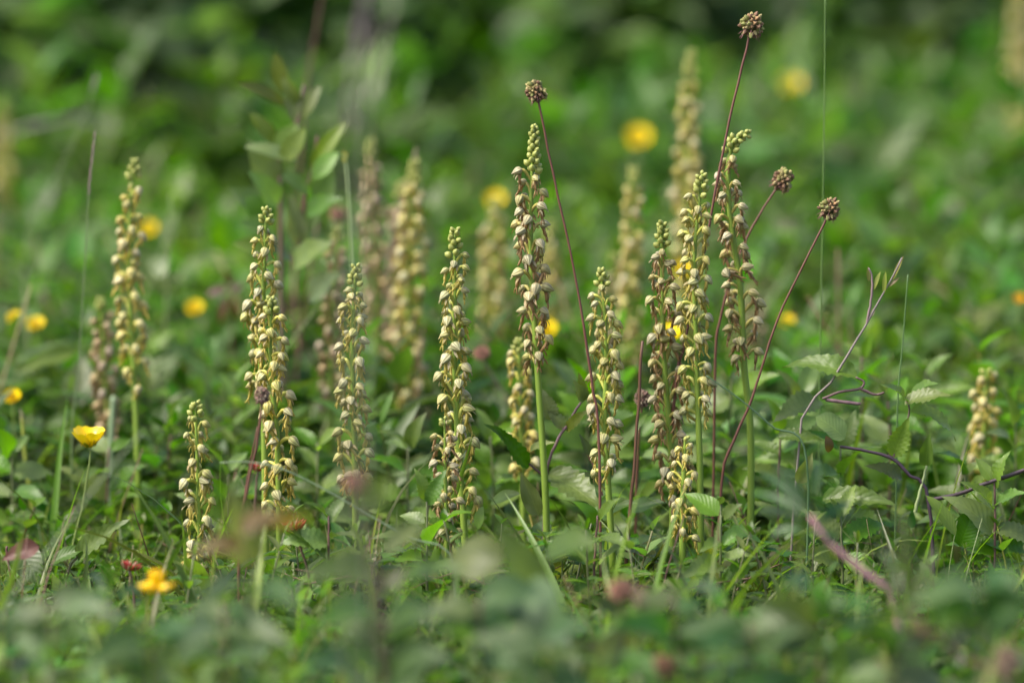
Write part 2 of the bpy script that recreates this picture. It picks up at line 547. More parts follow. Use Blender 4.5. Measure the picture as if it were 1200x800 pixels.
def orchid(label, pts, fbot, d, pal='green', detail=True, gap=0.0040, size=1.12, stemc=(0.17, 0.26, 0.03), r0=0.0029, buds=0.10, wid=1.0, group='man orchids in flower', bracts=0):
    """pts: pixels from the tip downwards (the last is continued to the ground); fbot: pixel row of the lowest flower"""
    w = [at(x, y, d) for x, y in pts]
    base = foot(pts[-1][0], d)
    root = empty('man_orchid', label, 'orchid', base, group)
    path = spline([base] + w[::-1], 40)
    add_stem_path = [p - base for p in path]
    b = B().put(tube(add_stem_path, [r0, r0 * 0.95, r0 * 0.8, r0 * 0.62, r0 * 0.35], 8, rand=0.3))
    link('stem', b.mesh('stem', M_STEM), root, None, stemc)
    # arc length
    seg = [0.0]
    for a, c in zip(path, path[1:]): seg.append(seg[-1] + (c - a).length)
    zf = at(pts[-1][0], fbot, d).z
    s0 = next((seg[k] for k in range(len(path)) if path[k].z >= zf), seg[-1] * .4)
    Ltot = seg[-1] - s0
    s, az, k = s0, rnd.uniform(0, 6.28), 0
    while s < seg[-1] - 0.001:
        f = (s - s0) / Ltot
        q = max(i for i in range(len(seg)) if seg[i] <= s)
        q = min(q, len(path) - 2)
        fr = (s - seg[q]) / (seg[q + 1] - seg[q])
        p = path[q].lerp(path[q + 1], fr) - base
        tan = (path[q + 1] - path[q]).normalized()
        rot = Vector((0, 0, 1)).rotation_difference(tan).to_matrix().to_4x4()
        jit = RZ(az + rnd.gauss(0, 0.25))
        if f > 1 - buds:
            g_ = (f - 1 + buds) / buds
            sc = size * (0.95 - 0.38 * g_)
            link('bud', FL[pal, 'bud'], root, T(*p) @ rot @ jit @ RY(rnd.gauss(-0.4 * g_ + 0.15, 0.12)) @ SCL(sc))
            s += gap * (0.36 - 0.14 * g_)
        else:
            k_ = rnd.randrange(4)
            prof = 1.0 if f < 0.55 else 1.0 - 0.38 * ((f - 0.55) / 0.45) ** 1.2
            sc = size * .94 * prof * rnd.uniform(0.84, 1.12)
            Mx = T(*p) @ rot @ jit @ RY(rnd.gauss(0.0, 0.22)) @ RX(rnd.gauss(0, 0.3)) @ SCL(sc * wid, sc, sc)
            if detail:
                fo = link('flower', FL[pal, k_][0], root, Mx)
                link('hood', FL[pal, k_][1], fo, RX(rnd.gauss(0, .12)))
                if f < 0.93: link('lip', FL[pal, rnd.randrange(4) if False else k_][2], fo)
            else:
                link('flower', FL[pal, k_][3], root, Mx)
            s += gap * rnd.uniform(0.75, 1.25) * (1.15 - 0.3 * f)
        az += 2.4
    # basal leaves and the small sheaths on bare stem
    for a in (0.4, 1.9, 3.3, 4.9):
        a += rnd.uniform(-.4, .4); q_ = rnd.uniform(.75, 1.2)
        tipv = base + Vector((math.cos(a) * 0.055, math.sin(a) * 0.05, 0.062)) * q_
        put_leaf(root, base + Vector((0, 0, 0.004)), tipv, 0.019, 'lance', 2, rnd.choice([GREEN, (.09, .17, .03), (.13, .17, .035)]), (-math.cos(a), -math.sin(a), 1))
    for t_ in range(bracts):
        q = int(len(path) * (0.30 + 0.10 * t_)); p = path[q]
        sg = -1 if t_ % 2 else 1
        put_leaf(root, p, p + Vector((sg * 0.007, -0.002, 0.008)), 0.003, 'lance', 1, (0.15, 0.22, 0.04), (-sg, 0, .6), name='bract')
    return root


LAND = []     # landmarks for the small plants between the orchids: (short phrase, px, distance)


def land(phrase, px, d): LAND.append((phrase, px, d))


# in the plane of focus
orchid('tallest sharp orchid spike with a long green bud tip and bare stem', [(626, 150), (622, 250), (624, 340), (631, 450), (640, 600)], 428, 3.20, 'red', size=1.22, gap=.0038, buds=.20)
orchid('short leaning orchid spike of yellowish flowers hidden behind the tallest orchid stem', [(608, 400), (610, 470), (613, 560)], 565, 3.36, 'yellow', size=1.15)
orchid('slim orchid spike with stubby green top beside the tall red grass stalk', [(705, 318), (711, 420), (709, 500), (718, 660)], 570, 3.18, 'green', size=1.2)
orchid('reddish orchid spike with a yellow buttercup showing through behind it', [(776, 262), (776, 340), (779, 430), (788, 560)], 590, 3.22, 'red', size=1.18)
orchid('orchid spike with bright lime bud tip standing close before the bent orchid', [(823, 205), (814, 300), (816, 420), (820, 540), (821, 640)], 500, 3.20, 'green', size=1.2)
orchid('stunted little orchid spike crouching at the stem of the lime tipped orchid', [(803, 514), (801, 560), (800, 620)], 640, 3.16, 'yellow', size=1.0, buds=.08)
orchid('orchid with nodding tip bent over sideways and a long bare green stem', [(876, 157), (868, 160), (857, 172), (853, 215), (858, 270), (868, 340), (872, 430), (880, 520)], 430, 3.24, 'red', size=1.2, gap=.0044, buds=.14, bracts=3)
orchid('evenly tapering orchid spike with brown bud tip beside the tallest orchid', [(533, 270), (533, 350), (533, 430), (537, 520), (545, 640)], 600, 3.20, 'green', size=1.22)
orchid('small thin orchid spike leaning against the base of the evenly tapering orchid', [(521, 492), (522, 560), (524, 645)], 640, 3.14, 'red', size=1.0, gap=.0044, buds=.06, r0=.002)
orchid('narrow orchid spike under a pale two-ribbed stalk, a purple blur before its foot', [(417, 313), (413, 400), (415, 500), (417, 640)], 590, 3.22, 'green', size=1.2)
orchid('tall half of the crowded orchid pair, its green tip rising above its partner', [(312, 247), (309, 330), (306, 420), (310, 520)], 470, 3.24, 'green', size=1.2)
orchid('lower yellower half of the crowded orchid pair, flowers hanging nearly to the clover', [(318, 352), (317, 430), (325, 520), (328, 660)], 605, 3.18, 'yellow', size=1.25)
orchid('shortest sharp orchid, a slender striped spike rising straight from the clover', [(229, 474), (232, 560), (236, 690)], 700, 3.14, 'green', size=1.24, gap=.0044, buds=.10, r0=.0024, wid=.9)
orchid('slightly soft tall orchid spike above the open buttercup, with drooping yellow lips', [(158, 190), (152, 260), (152, 340), (157, 430), (162, 560)], 470, 3.46, 'yellow', size=1.25, gap=.0048)
# behind, out of focus
BO = 'blurred man orchids farther back'
orchid('brownish blurred orchid beside the soft tall orchid, a pale stalk before it', [(118, 352), (122, 420), (128, 520)], 520, 3.58, 'brown', False, size=1.12, group=BO)
orchid('tallest blurred orchid, its spike rising above every other behind the bent orchid', [(810, 62), (806, 150), (806, 240)], 430, 3.92, 'yellow', False, size=1.3, group=BO)
orchid('blurred yellowish orchid spike between the slim orchid and the reddish one, its top free', [(742, 198), (740, 300), (738, 400)], 450, 3.8, 'yellow', False, size=1.2, group=BO)
orchid('low brownish blurred orchid half hidden behind the slim orchid', [(720, 300), (722, 380)], 430, 3.9, 'brown', False, size=1.1, group=BO)
orchid('blurred yellow-green orchid with a buttercup glowing at its top', [(580, 235), (578, 330), (577, 400)], 420, 3.95, 'yellow', False, size=1.3, group=BO)
orchid('wide blurred orchid spike crossed by a thin brown grass head', [(486, 190), (482, 280), (478, 400)], 480, 3.7, 'yellow', False, size=1.35, gap=.0038, group=BO)
orchid('brown blurred orchid close behind the wide crossed one', [(470, 215), (468, 320), (465, 400)], 440, 3.8, 'brown', False, size=1.2, group=BO)
orchid('faint brown orchid spike with green tip beside the pale two-ribbed stalk', [(434, 165), (436, 250), (440, 340)], 400, 3.85, 'brown', False, size=1.15, group=BO)
orchid('dusky brown orchid spike behind the narrow orchid', [(396, 268), (392, 350), (388, 450)], 500, 3.62, 'brown', False, size=1.1, group=BO)
orchid('short cream orchid spike standing alone among the leaves beyond the trailing twig', [(1156, 437), (1155, 480), (1153, 540)], 560, 3.46, 'yellow', False, size=1.3, buds=.05, group=BO)
orchid('pale yellow orchid blurred close behind the tallest sharp orchid', [(646, 262), (645, 340)], 430, 3.95, 'yellow', False, size=1.1, group=BO)
orchid('low brown orchid blur behind the bare stem of the bent orchid', [(884, 335), (886, 400)], 440, 3.95, 'brown', False, size=1.1, group=BO)
orchid('large soft beige orchid spike cut off by the frame above the cream orchid', [(1196, -40), (1195, 60), (1196, 170)], 200, 5.2, 'yellow', False, size=1.4, group=BO)
orchid('soft yellow-green orchid spike cut off by the frame near the two buttercups', [(4, 120), (5, 220), (6, 300)], 330, 4.9, 'yellow', False, size=1.4, group=BO)

land('the shortest sharp orchid', 234, 3.14)
land('the crowded orchid pair', 327, 3.2)
land('the narrow orchid', 416, 3.2)
land('the evenly tapering orchid', 545, 3.2)
land('the tallest sharp orchid', 640, 3.2)
land('the slim orchid', 718, 3.18)
land('the lime tipped orchid', 820, 3.2)
land('the bent orchid', 882, 3.24)
land('the trailing twig', 1010, 3.2)
land('the cream orchid', 1150, 3.5)

# ------------------------------------------------------------------ burnet seed heads
def burnet_head_mesh(seed, tcs):
    r_ = random.Random(seed)
    b = B(); n = 64
    for k in range(n):
        z = 1 - 2 * (k + .5) / n; ph = k * 2.39996
        q = Vector((math.sqrt(1 - z * z) * math.cos(ph), math.sqrt(1 - z * z) * math.sin(ph), z))
        if r_.random() < .09: continue
        p = q * 0.0048 * r_.uniform(.82, 1.22)
        fr = egg(0.0042 * r_.uniform(.7, 1.3), 0.0015 * r_.uniform(.8, 1.2), 4, 8, 0.9, 0.7, r_.choice(tcs), r_.random(), ridge=0.4, nr=4)
        b.put(fr, np.array(frame_x(p, q, Vector((r_.uniform(-1, 1), r_.uniform(-1, 1), r_.uniform(-1, 1))), 1, 1, 1)))
    b.put(egg(0.011, 0.005, 5, 8, 1, 1, (0.10, 0.09, 0.04)), np.array(T(-0.0055, 0, 0)))
    return b.mesh('seed_head', M_SEED)


def hairs_mesh(seed):
    r_ = random.Random(seed); b = B()
    for k in range(26):
        a = r_.uniform(0, 6.28)
        p0 = Vector((math.cos(a) * .0045, math.sin(a) * .0045, r_.uniform(-.006, -.001)))
        p1 = p0 + Vector((math.cos(a) * .0035, math.sin(a) * .0035, r_.uniform(-.005, -.001)))
        b.put(tube([p0, p0.lerp(p1, .5) + Vector((0, 0, .0008)), p1], [.0003, .0002], 3, (0.22, 0.10, 0.10)))
    return b.mesh('dry_stamens', M_SEED)


BH = [burnet_head_mesh(s, [(0.28, 0.24, 0.09), (0.28, 0.17, 0.08), (0.36, 0.30, 0.13), (0.16, 0.09, 0.05), (0.25, 0.26, 0.08)]) for s in (1, 2)]
BD = burnet_head_mesh(3, [(0.26, 0.17, 0.12), (0.40, 0.31, 0.22), (0.17, 0.10, 0.08)])
BP = burnet_head_mesh(4, [(0.30, 0.13, 0.10), (0.33, 0.17, 0.12), (0.24, 0.12, 0.08)])
HM = hairs_mesh(5)


def burnet(label, head, stem, d, diam=26, me=None, hairs=True, col=(0.13, 0.05, 0.035), r=0.0011, group='burnet seed heads on wiry stalks', dds=None):
    w = [at(x, y, d + (0 if not dds else dds * (i + 1))) for i, (x, y) in enumerate(stem)]
    base = foot(stem[-1][0] + (stem[-1][0] - stem[-2][0]) * .3, w[-1].y)
    root = empty('burnet_stalk', label, 'seed head', base, group)
    h = at(*head, d)
    add_stem(root, [base] + w[::-1] + [h], r * 1.15, r * .8, col, n=24, sides=6)
    ax = (h - w[0]).normalized()
    sc = mm(diam, d) / 0.0172
    ho = link('seed_head', me or BH[0], root, T(*(h - base)) @ Vector((0, 0, 1)).rotation_difference(ax).to_matrix().to_4x4() @ SCL(sc, sc, sc * 1.05))
    if hairs: link('dry_stamens', HM, ho)
    return root


burnet('highest burnet seed head, on the tall stalk crossing behind the bent orchid', (881, 30), [(877, 48), (862, 110), (845, 190), (826, 290), (803, 400), (790, 470)], 3.22, 28)
burnet('burnet seed head on a long stalk rising beside the tallest orchid tip', (628, 107), [(633, 127), (645, 190), (668, 290), (684, 380), (694, 450), (702, 520)], 3.16, 25, BH[1])
burnet('burnet seed head on a curved stalk close beside the bent orchid', (918, 211), [(908, 224), (884, 262), (862, 310), (845, 370), (838, 430)], 3.28, 26, BH[1])
burnet('burnet seed head tipping outward on a red stalk leaning away from the bent orchid', (972, 245), [(966, 261), (942, 310), (912, 372), (893, 430), (880, 470), (858, 520), (845, 570)], 3.20, 25)
burnet('dark dried burnet head low down behind the tall brown stalk', (753, 467), [(752, 480), (748, 520), (745, 600)], 3.30, 20, BD, False)
burnet('grey fading burnet head held across the front of the crowded orchid pair', (307, 463), [(306, 478), (301, 520), (291, 565), (283, 610), (280, 650)], 3.06, 19, BD)
burnet('half open pinkish burnet head blurred behind the evenly tapering orchid', (565, 414), [(569, 424), (580, 445), (600, 475), (612, 500)], 3.55, 18, BP, False, (0.12, 0.10, 0.07))
burnet('small brown burnet bud blurred above the narrow orchid', (397, 252), [(396, 262), (393, 330), (392, 400)], 3.9, 18, BP, False)
FGB = 'blurred pink seed heads near the camera'
burnet('pinkish brown seed head blurred before the foot of the slim orchid', (727, 692), [(729, 712), (732, 760), (735, 820)], 2.62, 27, BP, False, (0.10, 0.08, 0.04), .0013, FGB)
burnet('brown seed head blurred close against the pinkish one before the slim orchid', (752, 700), [(752, 715), (750, 760), (750, 820)], 2.60, 22, BD, False, (0.10, 0.08, 0.04), .0013, FGB)
burnet('rosy seed head blurred low under the lime tipped orchid', (776, 780), [(776, 795), (777, 830), (778, 850)], 2.55, 26, BP, False, (0.10, 0.08, 0.04), .0013, FGB)
burnet('tan seed head blurred above the rosy one near the trailing twig', (1080, 745), [(1081, 762), (1083, 800), (1085, 840)], 2.5, 26, BP, False, (0.10, 0.10, 0.04), .0013, FGB)
burnet('rosy seed head blurred low in the grass below the pink stem', (1026, 783), [(1026, 800), (1027, 830), (1028, 850)], 2.55, 25, BP, False, (0.10, 0.08, 0.04), .0013, FGB)
burnet('large tan seed head blurred into the lower corner grass', (1180, 775), [(1180, 795), (1182, 830), (1183, 850)], 2.4, 36, BD, False, (0.10, 0.08, 0.04), .0013, FGB)
burnet('dull purple flower bud blurred right before the foot of the narrow orchid', (416, 566), [(418, 590), (430, 650), (445, 760), (450, 830)], 2.45, 26, BP, False, (0.10, 0.08, 0.05), .0013, FGB)
# a bare brown stalk before the reddish orchid
sr = empty('dry_stalk', 'straight bare brown stalk beside the slim orchid, its tip broken off', 'stalk', foot(732, 3.17))
add_stem(sr, [foot(732, 3.17), at(735, 650, 3.17), at(745, 520, 3.17), at(753, 400, 3.17)], .0016, .0012, (0.115, 0.055, 0.03), n=20)
# ------------------------------------------------------------------ buttercups
PT = B().put(leaf(8, 6, 0.95, 'petal', 0.35, -0.55, tc=(0.90, 0.69, 0.008))).mesh('petal', M_PETAL)
cb = B()
for k in range(34):
    a, r_ = k * 2.39996, 0.0042 * math.sqrt((k + .5) / 34)
    p = Vector((math.cos(a) * r_, math.sin(a) * r_, 0.001))
    q = p * 1.5 + Vector((0, 0, 0.0055 - r_ * .4))
    cb.put(tube([p, p.lerp(q, .6), q], [.00022, .0003, .0006], 4, (0.62, 0.42, 0.01)))
cb.put(egg(0.005, 0.0022, 5, 8, tc=(0.30, 0.36, 0.03)), np.array(RY(-math.pi / 2)))
CM = cb.mesh('stamens', M_LIP)
sb = B()
for k in range(5): sb.put(leaf(4, 2, .5, 'ovate', .3, -.5, tc=(0.25, 0.27, 0.04)), np.array(RZ(k * 1.2566 + .6) @ RY(-.5) @ T(.001, 0, -.0008) @ SCL(.007)))
SM = sb.mesh('sepals', M_FINE)


def buttercup(label, px, py, d, wpx, stem=None, tilt=(0.0, 0.0), openness=0.55, group='yellow buttercups', col=(1, 1, 1)):
    h = at(px, py, d)
    pts = [at(x, y, d) for x, y in (stem or [(px + 2, py + 60)])]
    base = foot((stem or [(px + 2, 0)])[-1][0], d)
    root = empty('buttercup', label, 'buttercup', base, group)
    add_stem(root, [base] + pts[::-1] + [h], .0010, .0008, (0.16, 0.22, 0.05), n=18, sides=6)
    sc = mm(wpx, d) / 0.021
    H = T(*(h - base)) @ RY(tilt[0]) @ RX(tilt[1])
    for k in range(5):
        link('petal', PT, root, H @ RZ(k * 1.2566 + .3) @ T(.001 * sc, 0, 0) @ RY(-openness + (k % 2) * .12) @ SCL(.0122 * sc, .0125 * sc, .0122 * sc), col)
    link('stamens', CM, root, H @ SCL(sc))
    link('sepals', SM, root, H @ SCL(sc))
    return root


buttercup('sharp open buttercup seen from the side below the soft tall orchid', 104, 524, 3.27, 47, [(106, 535), (97, 590), (82, 660)], (0.05, 0.12), .62)
buttercup('brightest blurred buttercup, alone high up beyond the tallest sharp orchid', 748, 163, 4.7, 27, [(748, 185), (748, 230)], (0, .9), .25)
buttercup('highest blurred buttercup, pale against the shrubs near the highest burnet head', 926, 101, 5.3, 24, [(926, 120), (926, 160)], (0, .8), .25)
buttercup('blurred buttercup glowing at the top of a yellow-green orchid', 580, 236, 4.35, 22, None, (0, .9), .3)
buttercup('blurred buttercup above the dark red leaves beside the crowded orchid pair', 228, 363, 3.95, 20, None, (0, .8), .3)
buttercup('inner of two blurred buttercups side by side near the frame edge', 42, 382, 3.8, 20, None, (0, .7), .3)
buttercup('outer of two blurred buttercups side by side near the frame edge', 18, 375, 3.75, 19, None, (0, .7), .3)
buttercup('orange tinted buttercup low at the frame edge above the yellow-green stalk', 15, 468, 3.55, 22, None, (0, .8), .5)
buttercup('buttercup half hidden behind the flowers of the reddish orchid', 782, 398, 3.55, 34, None, (0, .6), .5)
buttercup('blurred buttercup peeping behind the soft tall orchid spike', 174, 270, 4.3, 20, None, (0, .9), .3)
buttercup('small blurred buttercup seen past the bent orchid and red stalk', 922, 378, 3.9, 17, None, (0, .8), .3)
buttercup('orange blurred buttercup at the frame edge above the cream orchid', 1194, 352, 3.9, 13, None, (0, .8), .4, col=(1, .6, 1))
buttercup('small buttercup blurred beside the tip of the lime tipped orchid', 800, 318, 3.9, 22, None, (0, .8), .3)
buttercup('pale yellow blurred flower at the foot of the faint orchid behind the tallest orchid', 640, 388, 3.8, 24, None, (0, .8), .3)

# vetch: a ring of pea flowers, blurred near the camera
vb = B()
vb.put(leaf(6, 4, .8, 'petal', .3, -.9, tc=(0.88, 0.62, 0.006)), np.array(RY(-.9) @ SCL(.010)))
vb.put(egg(.009, .0026, 6, 8, tc=(0.90, 0.64, 0.01)), np.array(RY(-.1)))
VM = vb.mesh('pea_flower', M_PETAL)
vr = empty('vetch_flower', 'yellow vetch flower head blurred before the shortest sharp orchid', 'vetch', foot(184, 2.78))
vh = at(184, 690, 2.78)
add_stem(vr, [foot(186, 2.78), vh + Vector((0.001, 0, -.006)), vh], .0011, .0009, (0.10, 0.14, 0.05))
for k in range(6):
    link('pea_flower', VM, vr, T(*(vh - vr.location)) @ RZ(k * 1.047 + .2) @ RY(-.15) @ T(.002, 0, 0) @ SCL(1.35), (1, 1 if k % 2 else .9, 1))

# red tipped kidney vetch
kb = B()
for k in range(16):
    a = k * 2.39996; rr_ = .009 * math.sqrt((k + .5) / 16)
    kb.put(egg(.013, .0016, 5, 6, tc=(0.42, 0.035, 0.03) if k % 3 else (0.50, 0.30, 0.20)), np.array(T(math.cos(a) * rr_ * .5, math.sin(a) * rr_ * .5, 0) @ RZ(a) @ RY(-1.25 + rr_ * 60)))
KM = kb.mesh('red_buds', M_LIP)
kc = B()
for k in range(9): kc.put(leaf(4, 2, .5, 'ovate', .3, -.7, tc=(0.09, 0.14, 0.06)), np.array(RZ(k * .7) @ RY(-.35) @ SCL(.013)))
KC = kc.mesh('bracts', M_FINE)


def kidney(label, px, py, d, sc, stem, tilt):
    h = at(px, py, d); base = foot(stem[-1][0], d)
    root = empty('kidney_vetch', label, 'vetch', base, 'red tipped vetch heads')
    add_stem(root, [base] + [at(x, y, d) for x, y in stem[::-1]] + [h], .0012, .0009, (0.11, 0.07, 0.05))
    H = T(*(h - base)) @ RY(tilt) @ SCL(sc)
    link('red_buds', KM, root, H); link('bracts', KC, root, H)


kidney('red tipped vetch head in green bracts below the crowded orchid pair', 345, 622, 3.1, .85, [(352, 640), (365, 690)], -.2)
kidney('dark red vetch buds above the yellow vetch flower', 152, 668, 3.05, .7, [(156, 690), (160, 730)], .2)
kidney('faded pink vetch head between the leaves beside the crowded orchid pair', 302, 552, 3.3, .7, [(300, 575), (298, 620)], .1)

# ------------------------------------------------------------------ grass stalks with seed heads
def panicle(path, n, ln, tc, seed, spread=.5):
    r_ = random.Random(seed); b = B()
    for k in range(n):
        t_ = k / n
        q = t_ * (len(path) - 1); i_ = min(int(q), len(path) - 2)
        p = path[i_].lerp(path[i_ + 1], q - i_); tn = (path[i_ + 1] - path[i_]).normalized()
        side = Vector((r_.uniform(-1, 1), r_.uniform(-1, 1), r_.uniform(-.3, .3))).normalized()
        b.put(egg(ln * r_.uniform(.7, 1.2), ln * .14, 4, 5, tc=tc, rand=r_.random()), np.array(frame_x(p, tn + side * spread, side, 1, 1, 1)))
    return b


def grass_stalk(label, pts, d, r, col, head=None, cat='grass', group='tall grass stalks', d2=None):
    w = [at(x, y, d) for x, y in pts]
    base = foot(pts[-1][0], d)
    root = empty('grass_stalk', label, cat, base, group)
    path = spline([base] + w[::-1], 26)
    b = B().put(tube([p - base for p in path], [r, r * .6], 5))
    link('stem', b.mesh('stem', M_STEM), root, None, col)
    if head:
        n, ln, hc, y1, sp = head
        hp = [p - base for p in path if p.z > at(pts[0][0], y1, d).z]
        if len(hp) < 3: hp = [p - base for p in path[-3:]]
        link('seed_head', panicle(spline(hp, 16), n, ln, hc, len(pts) * 7 + n, sp).mesh('seed_head', M_SEED), root)
    return root


grass_stalk('very thin green grass stalk reaching out of the frame past two burnet heads', [(967, -10), (966, 120), (964, 260), (961, 420)], 3.32, .00075, (0.10, 0.18, 0.04))
grass_stalk('thin grass stalk with slim purplish head beside the soft tall orchid', [(111, 158), (104, 230), (99, 320), (92, 430), (84, 520)], 3.42, .0008, (0.14, 0.20, 0.08), (26, .006, (0.24, 0.17, 0.16), 235, .12))
grass_stalk('pale two-ribbed stalk ending in a yellow-green knob above the narrow orchid', [(404, 180), (408, 220), (412, 290), (416, 400)], 3.52, .0016, (0.27, 0.36, 0.16), (20, .0045, (0.42, 0.42, 0.05), 184, .9))
grass_stalk('brown wispy grass head slanting across the wide blurred orchid', [(487, 180), (470, 240), (455, 310), (446, 400), (440, 480)], 3.72, .0010, (0.16, 0.13, 0.08), (60, .010, (0.20, 0.15, 0.11), 330, .22))
grass_stalk('big soft purplish grey grass plume blurred near the top', [(440, -60), (424, 30), (414, 110), (408, 200), (405, 300)], 2.25, .0010, (0.15, 0.15, 0.10), (26, .012, (0.24, 0.19, 0.20), 170, .3))
grass_stalk('pale grass plume blurred beside the purplish grey one', [(478, -60), (455, 30), (440, 110), (428, 200)], 2.3, .0009, (0.2, 0.22, 0.14), (18, .010, (0.26, 0.26, 0.2), 120, .3))
grass_stalk('soft grass head leaning outward against the dark shrub gap', [(112, 95), (98, 140), (70, 200), (30, 290)], 3.95, .0009, (0.16, 0.2, 0.1), (24, .008, (0.25, 0.20, 0.20), 115, .15))
grass_stalk('purplish grass plume lying level before the dark shrubs', [(132, 150), (90, 140), (40, 148), (-10, 170), (-60, 230)], 5.0, .0012, (0.14, 0.13, 0.10), (36, .018, (0.20, 0.18, 0.18), 175, .3))
grass_stalk('brown grass plume blurred upright before the dark shrubs', [(172, 100), (165, 160), (150, 230), (140, 320)], 5.2, .0012, (0.14, 0.13, 0.08), (30, .014, (0.15, 0.12, 0.09), 190, .3))
grass_stalk('thin curved green stem standing in front of the trailing twig leaves', [(1064, 322), (1058, 400), (1052, 470), (1050, 590)], 3.24, .0009, (0.09, 0.17, 0.05))
grass_stalk('thick yellow-green stalk with a withered top at the frame edge', [(26, 485), (29, 530), (36, 580), (44, 650)], 3.45, .0026, (0.24, 0.28, 0.04), (10, .006, (0.20, 0.18, 0.12), 496, .5), 'stalk')
grass_stalk('pale grey-green stalk before the brownish blurred orchid', [(133, 465), (130, 520), (128, 620)], 3.5, .0042, (0.20, 0.28, 0.15), None, 'stalk')
grass_stalk('upright pale green stem blurred beyond the trailing twig', [(1094, 320), (1094, 380), (1093, 450)], 4.4, .003, (0.16, 0.26, 0.10), None, 'stalk')
grass_stalk('leaning pale green stem blurred beyond the cream orchid', [(1150, 340), (1158, 370), (1170, 420)], 4.3, .003, (0.16, 0.25, 0.07), None, 'stalk')
grass_stalk('thin pale stem arching sideways across the crowded orchid pair', [(258, 542), (290, 541), (330, 549), (380, 573), (430, 602), (480, 630), (530, 655)], 3.02, .0008, (0.16, 0.22, 0.12))
grass_stalk('fine green stem slanting from the crown of the lime tipped orchid to leaves', [(828, 440), (870, 470), (905, 500), (945, 536)], 3.12, .0009, (0.06, 0.12, 0.05))
grass_stalk('tall dark red twig reaching out of the frame above the young dogwood', [(382, -30), (370, 40), (358, 110), (352, 200), (346, 320), (336, 390), (326, 500)], 4.05, .0017, (0.14, 0.06, 0.05), None, 'twig')
grass_stalk('blurred pale diagonal grass stem before the sharp buttercup', [(168, 505), (120, 560), (60, 640), (0, 730)], 2.75, .0010, (0.20, 0.24, 0.14))
grass_stalk('pale straw lying diagonally under the lime tipped orchid', [(780, 680), (850, 745), (905, 790), (950, 840)], 2.92, .0012, (0.30, 0.30, 0.16))
grass_stalk('thin red stem running up beside the crowded orchid pair foot', [(302, 500), (290, 560), (278, 640), (266, 700)], 3.28, .0010, (0.12, 0.04, 0.03))


# ------------------------------------------------------------------ leafy plants placed leaf by leaf
def plant(name, label, cat, d, rootpx, stems, leaves, group=None, stemc=(0.12, 0.07, 0.06)):
    """stems: (points px,py,dd ; r0, r1); leaves: bx, by, tx, ty, width px, kind, curl, colour, depth of base, depth of tip, roll"""
    root = empty(name, label, cat, foot(rootpx, d), group)
    for s_ in stems:
        pts, r0, r1 = s_[:3]
        w = [at(p[0], p[1], d + (p[2] if len(p) > 2 else 0)) if p[1] is not None else foot(p[0], d) for p in pts]
        add_stem(root, w, r0, r1, s_[3] if len(s_) > 3 else stemc)
    for l in leaves:
        bx, by, tx, ty, wp, kind, q, c, d0, d1, roll = l
        put_leaf(root, at(bx, by, d + d0), at(tx, ty, d + d1), mm(wp, d), kind, q, c, roll=roll)
    return root


SILV = (0.13, 0.21, 0.10)
# the trailing twig and its leaves
plant('trailing_twig', 'trailing grey-pink twig with forked bud tips among toothed leaves', 'twig', 3.2, 930,
      [([(925, None), (938, 500), (968, 456), (1000, 405), (1018, 375), (1030, 352), (1046, 325), (1057, 302)], .0011, .0006, (0.19, 0.16, 0.145)),
       ([(1016, 378), (1021, 350), (1022, 325), (1018, 314)], .0011, .0006, (0.20, 0.14, 0.14)),
       ([(964, 467), (985, 459), (1008, 455), (1012, 447), (1003, 442)], .0012, .0008, (0.12, 0.07, 0.07)),
       ([(1008, 455), (1025, 462), (1036, 460)], .0012, .0008, (0.12, 0.07, 0.07)),
       ([(968, 468), (990, 471), (1008, 473)], .0016, .0012, (0.18, 0.11, 0.12))],
      [(1018, 330, 1017, 312, 5, 'lance', 0, (0.13, 0.17, 0.05), 0, 0, 0), (1024, 340, 1032, 318, 6, 'lance', 0, (0.15, 0.20, 0.06), 0, 0, 0),
       (1036, 345, 1038, 318, 6, 'lance', 0, (0.15, 0.20, 0.06), 0, 0, 0), (1046, 328, 1059, 300, 6, 'lance', 0, (0.16, 0.16, 0.07), 0, 0, 0),
       (1042, 336, 1054, 325, 5, 'lance', 0, (0.15, 0.14, 0.08), 0, 0, 0), (1020, 372, 1025, 360, 5, 'lance', 0, (0.3, 0.32, 0.26), 0, 0, 0)])
LC1 = (0.075, 0.165, 0.026)
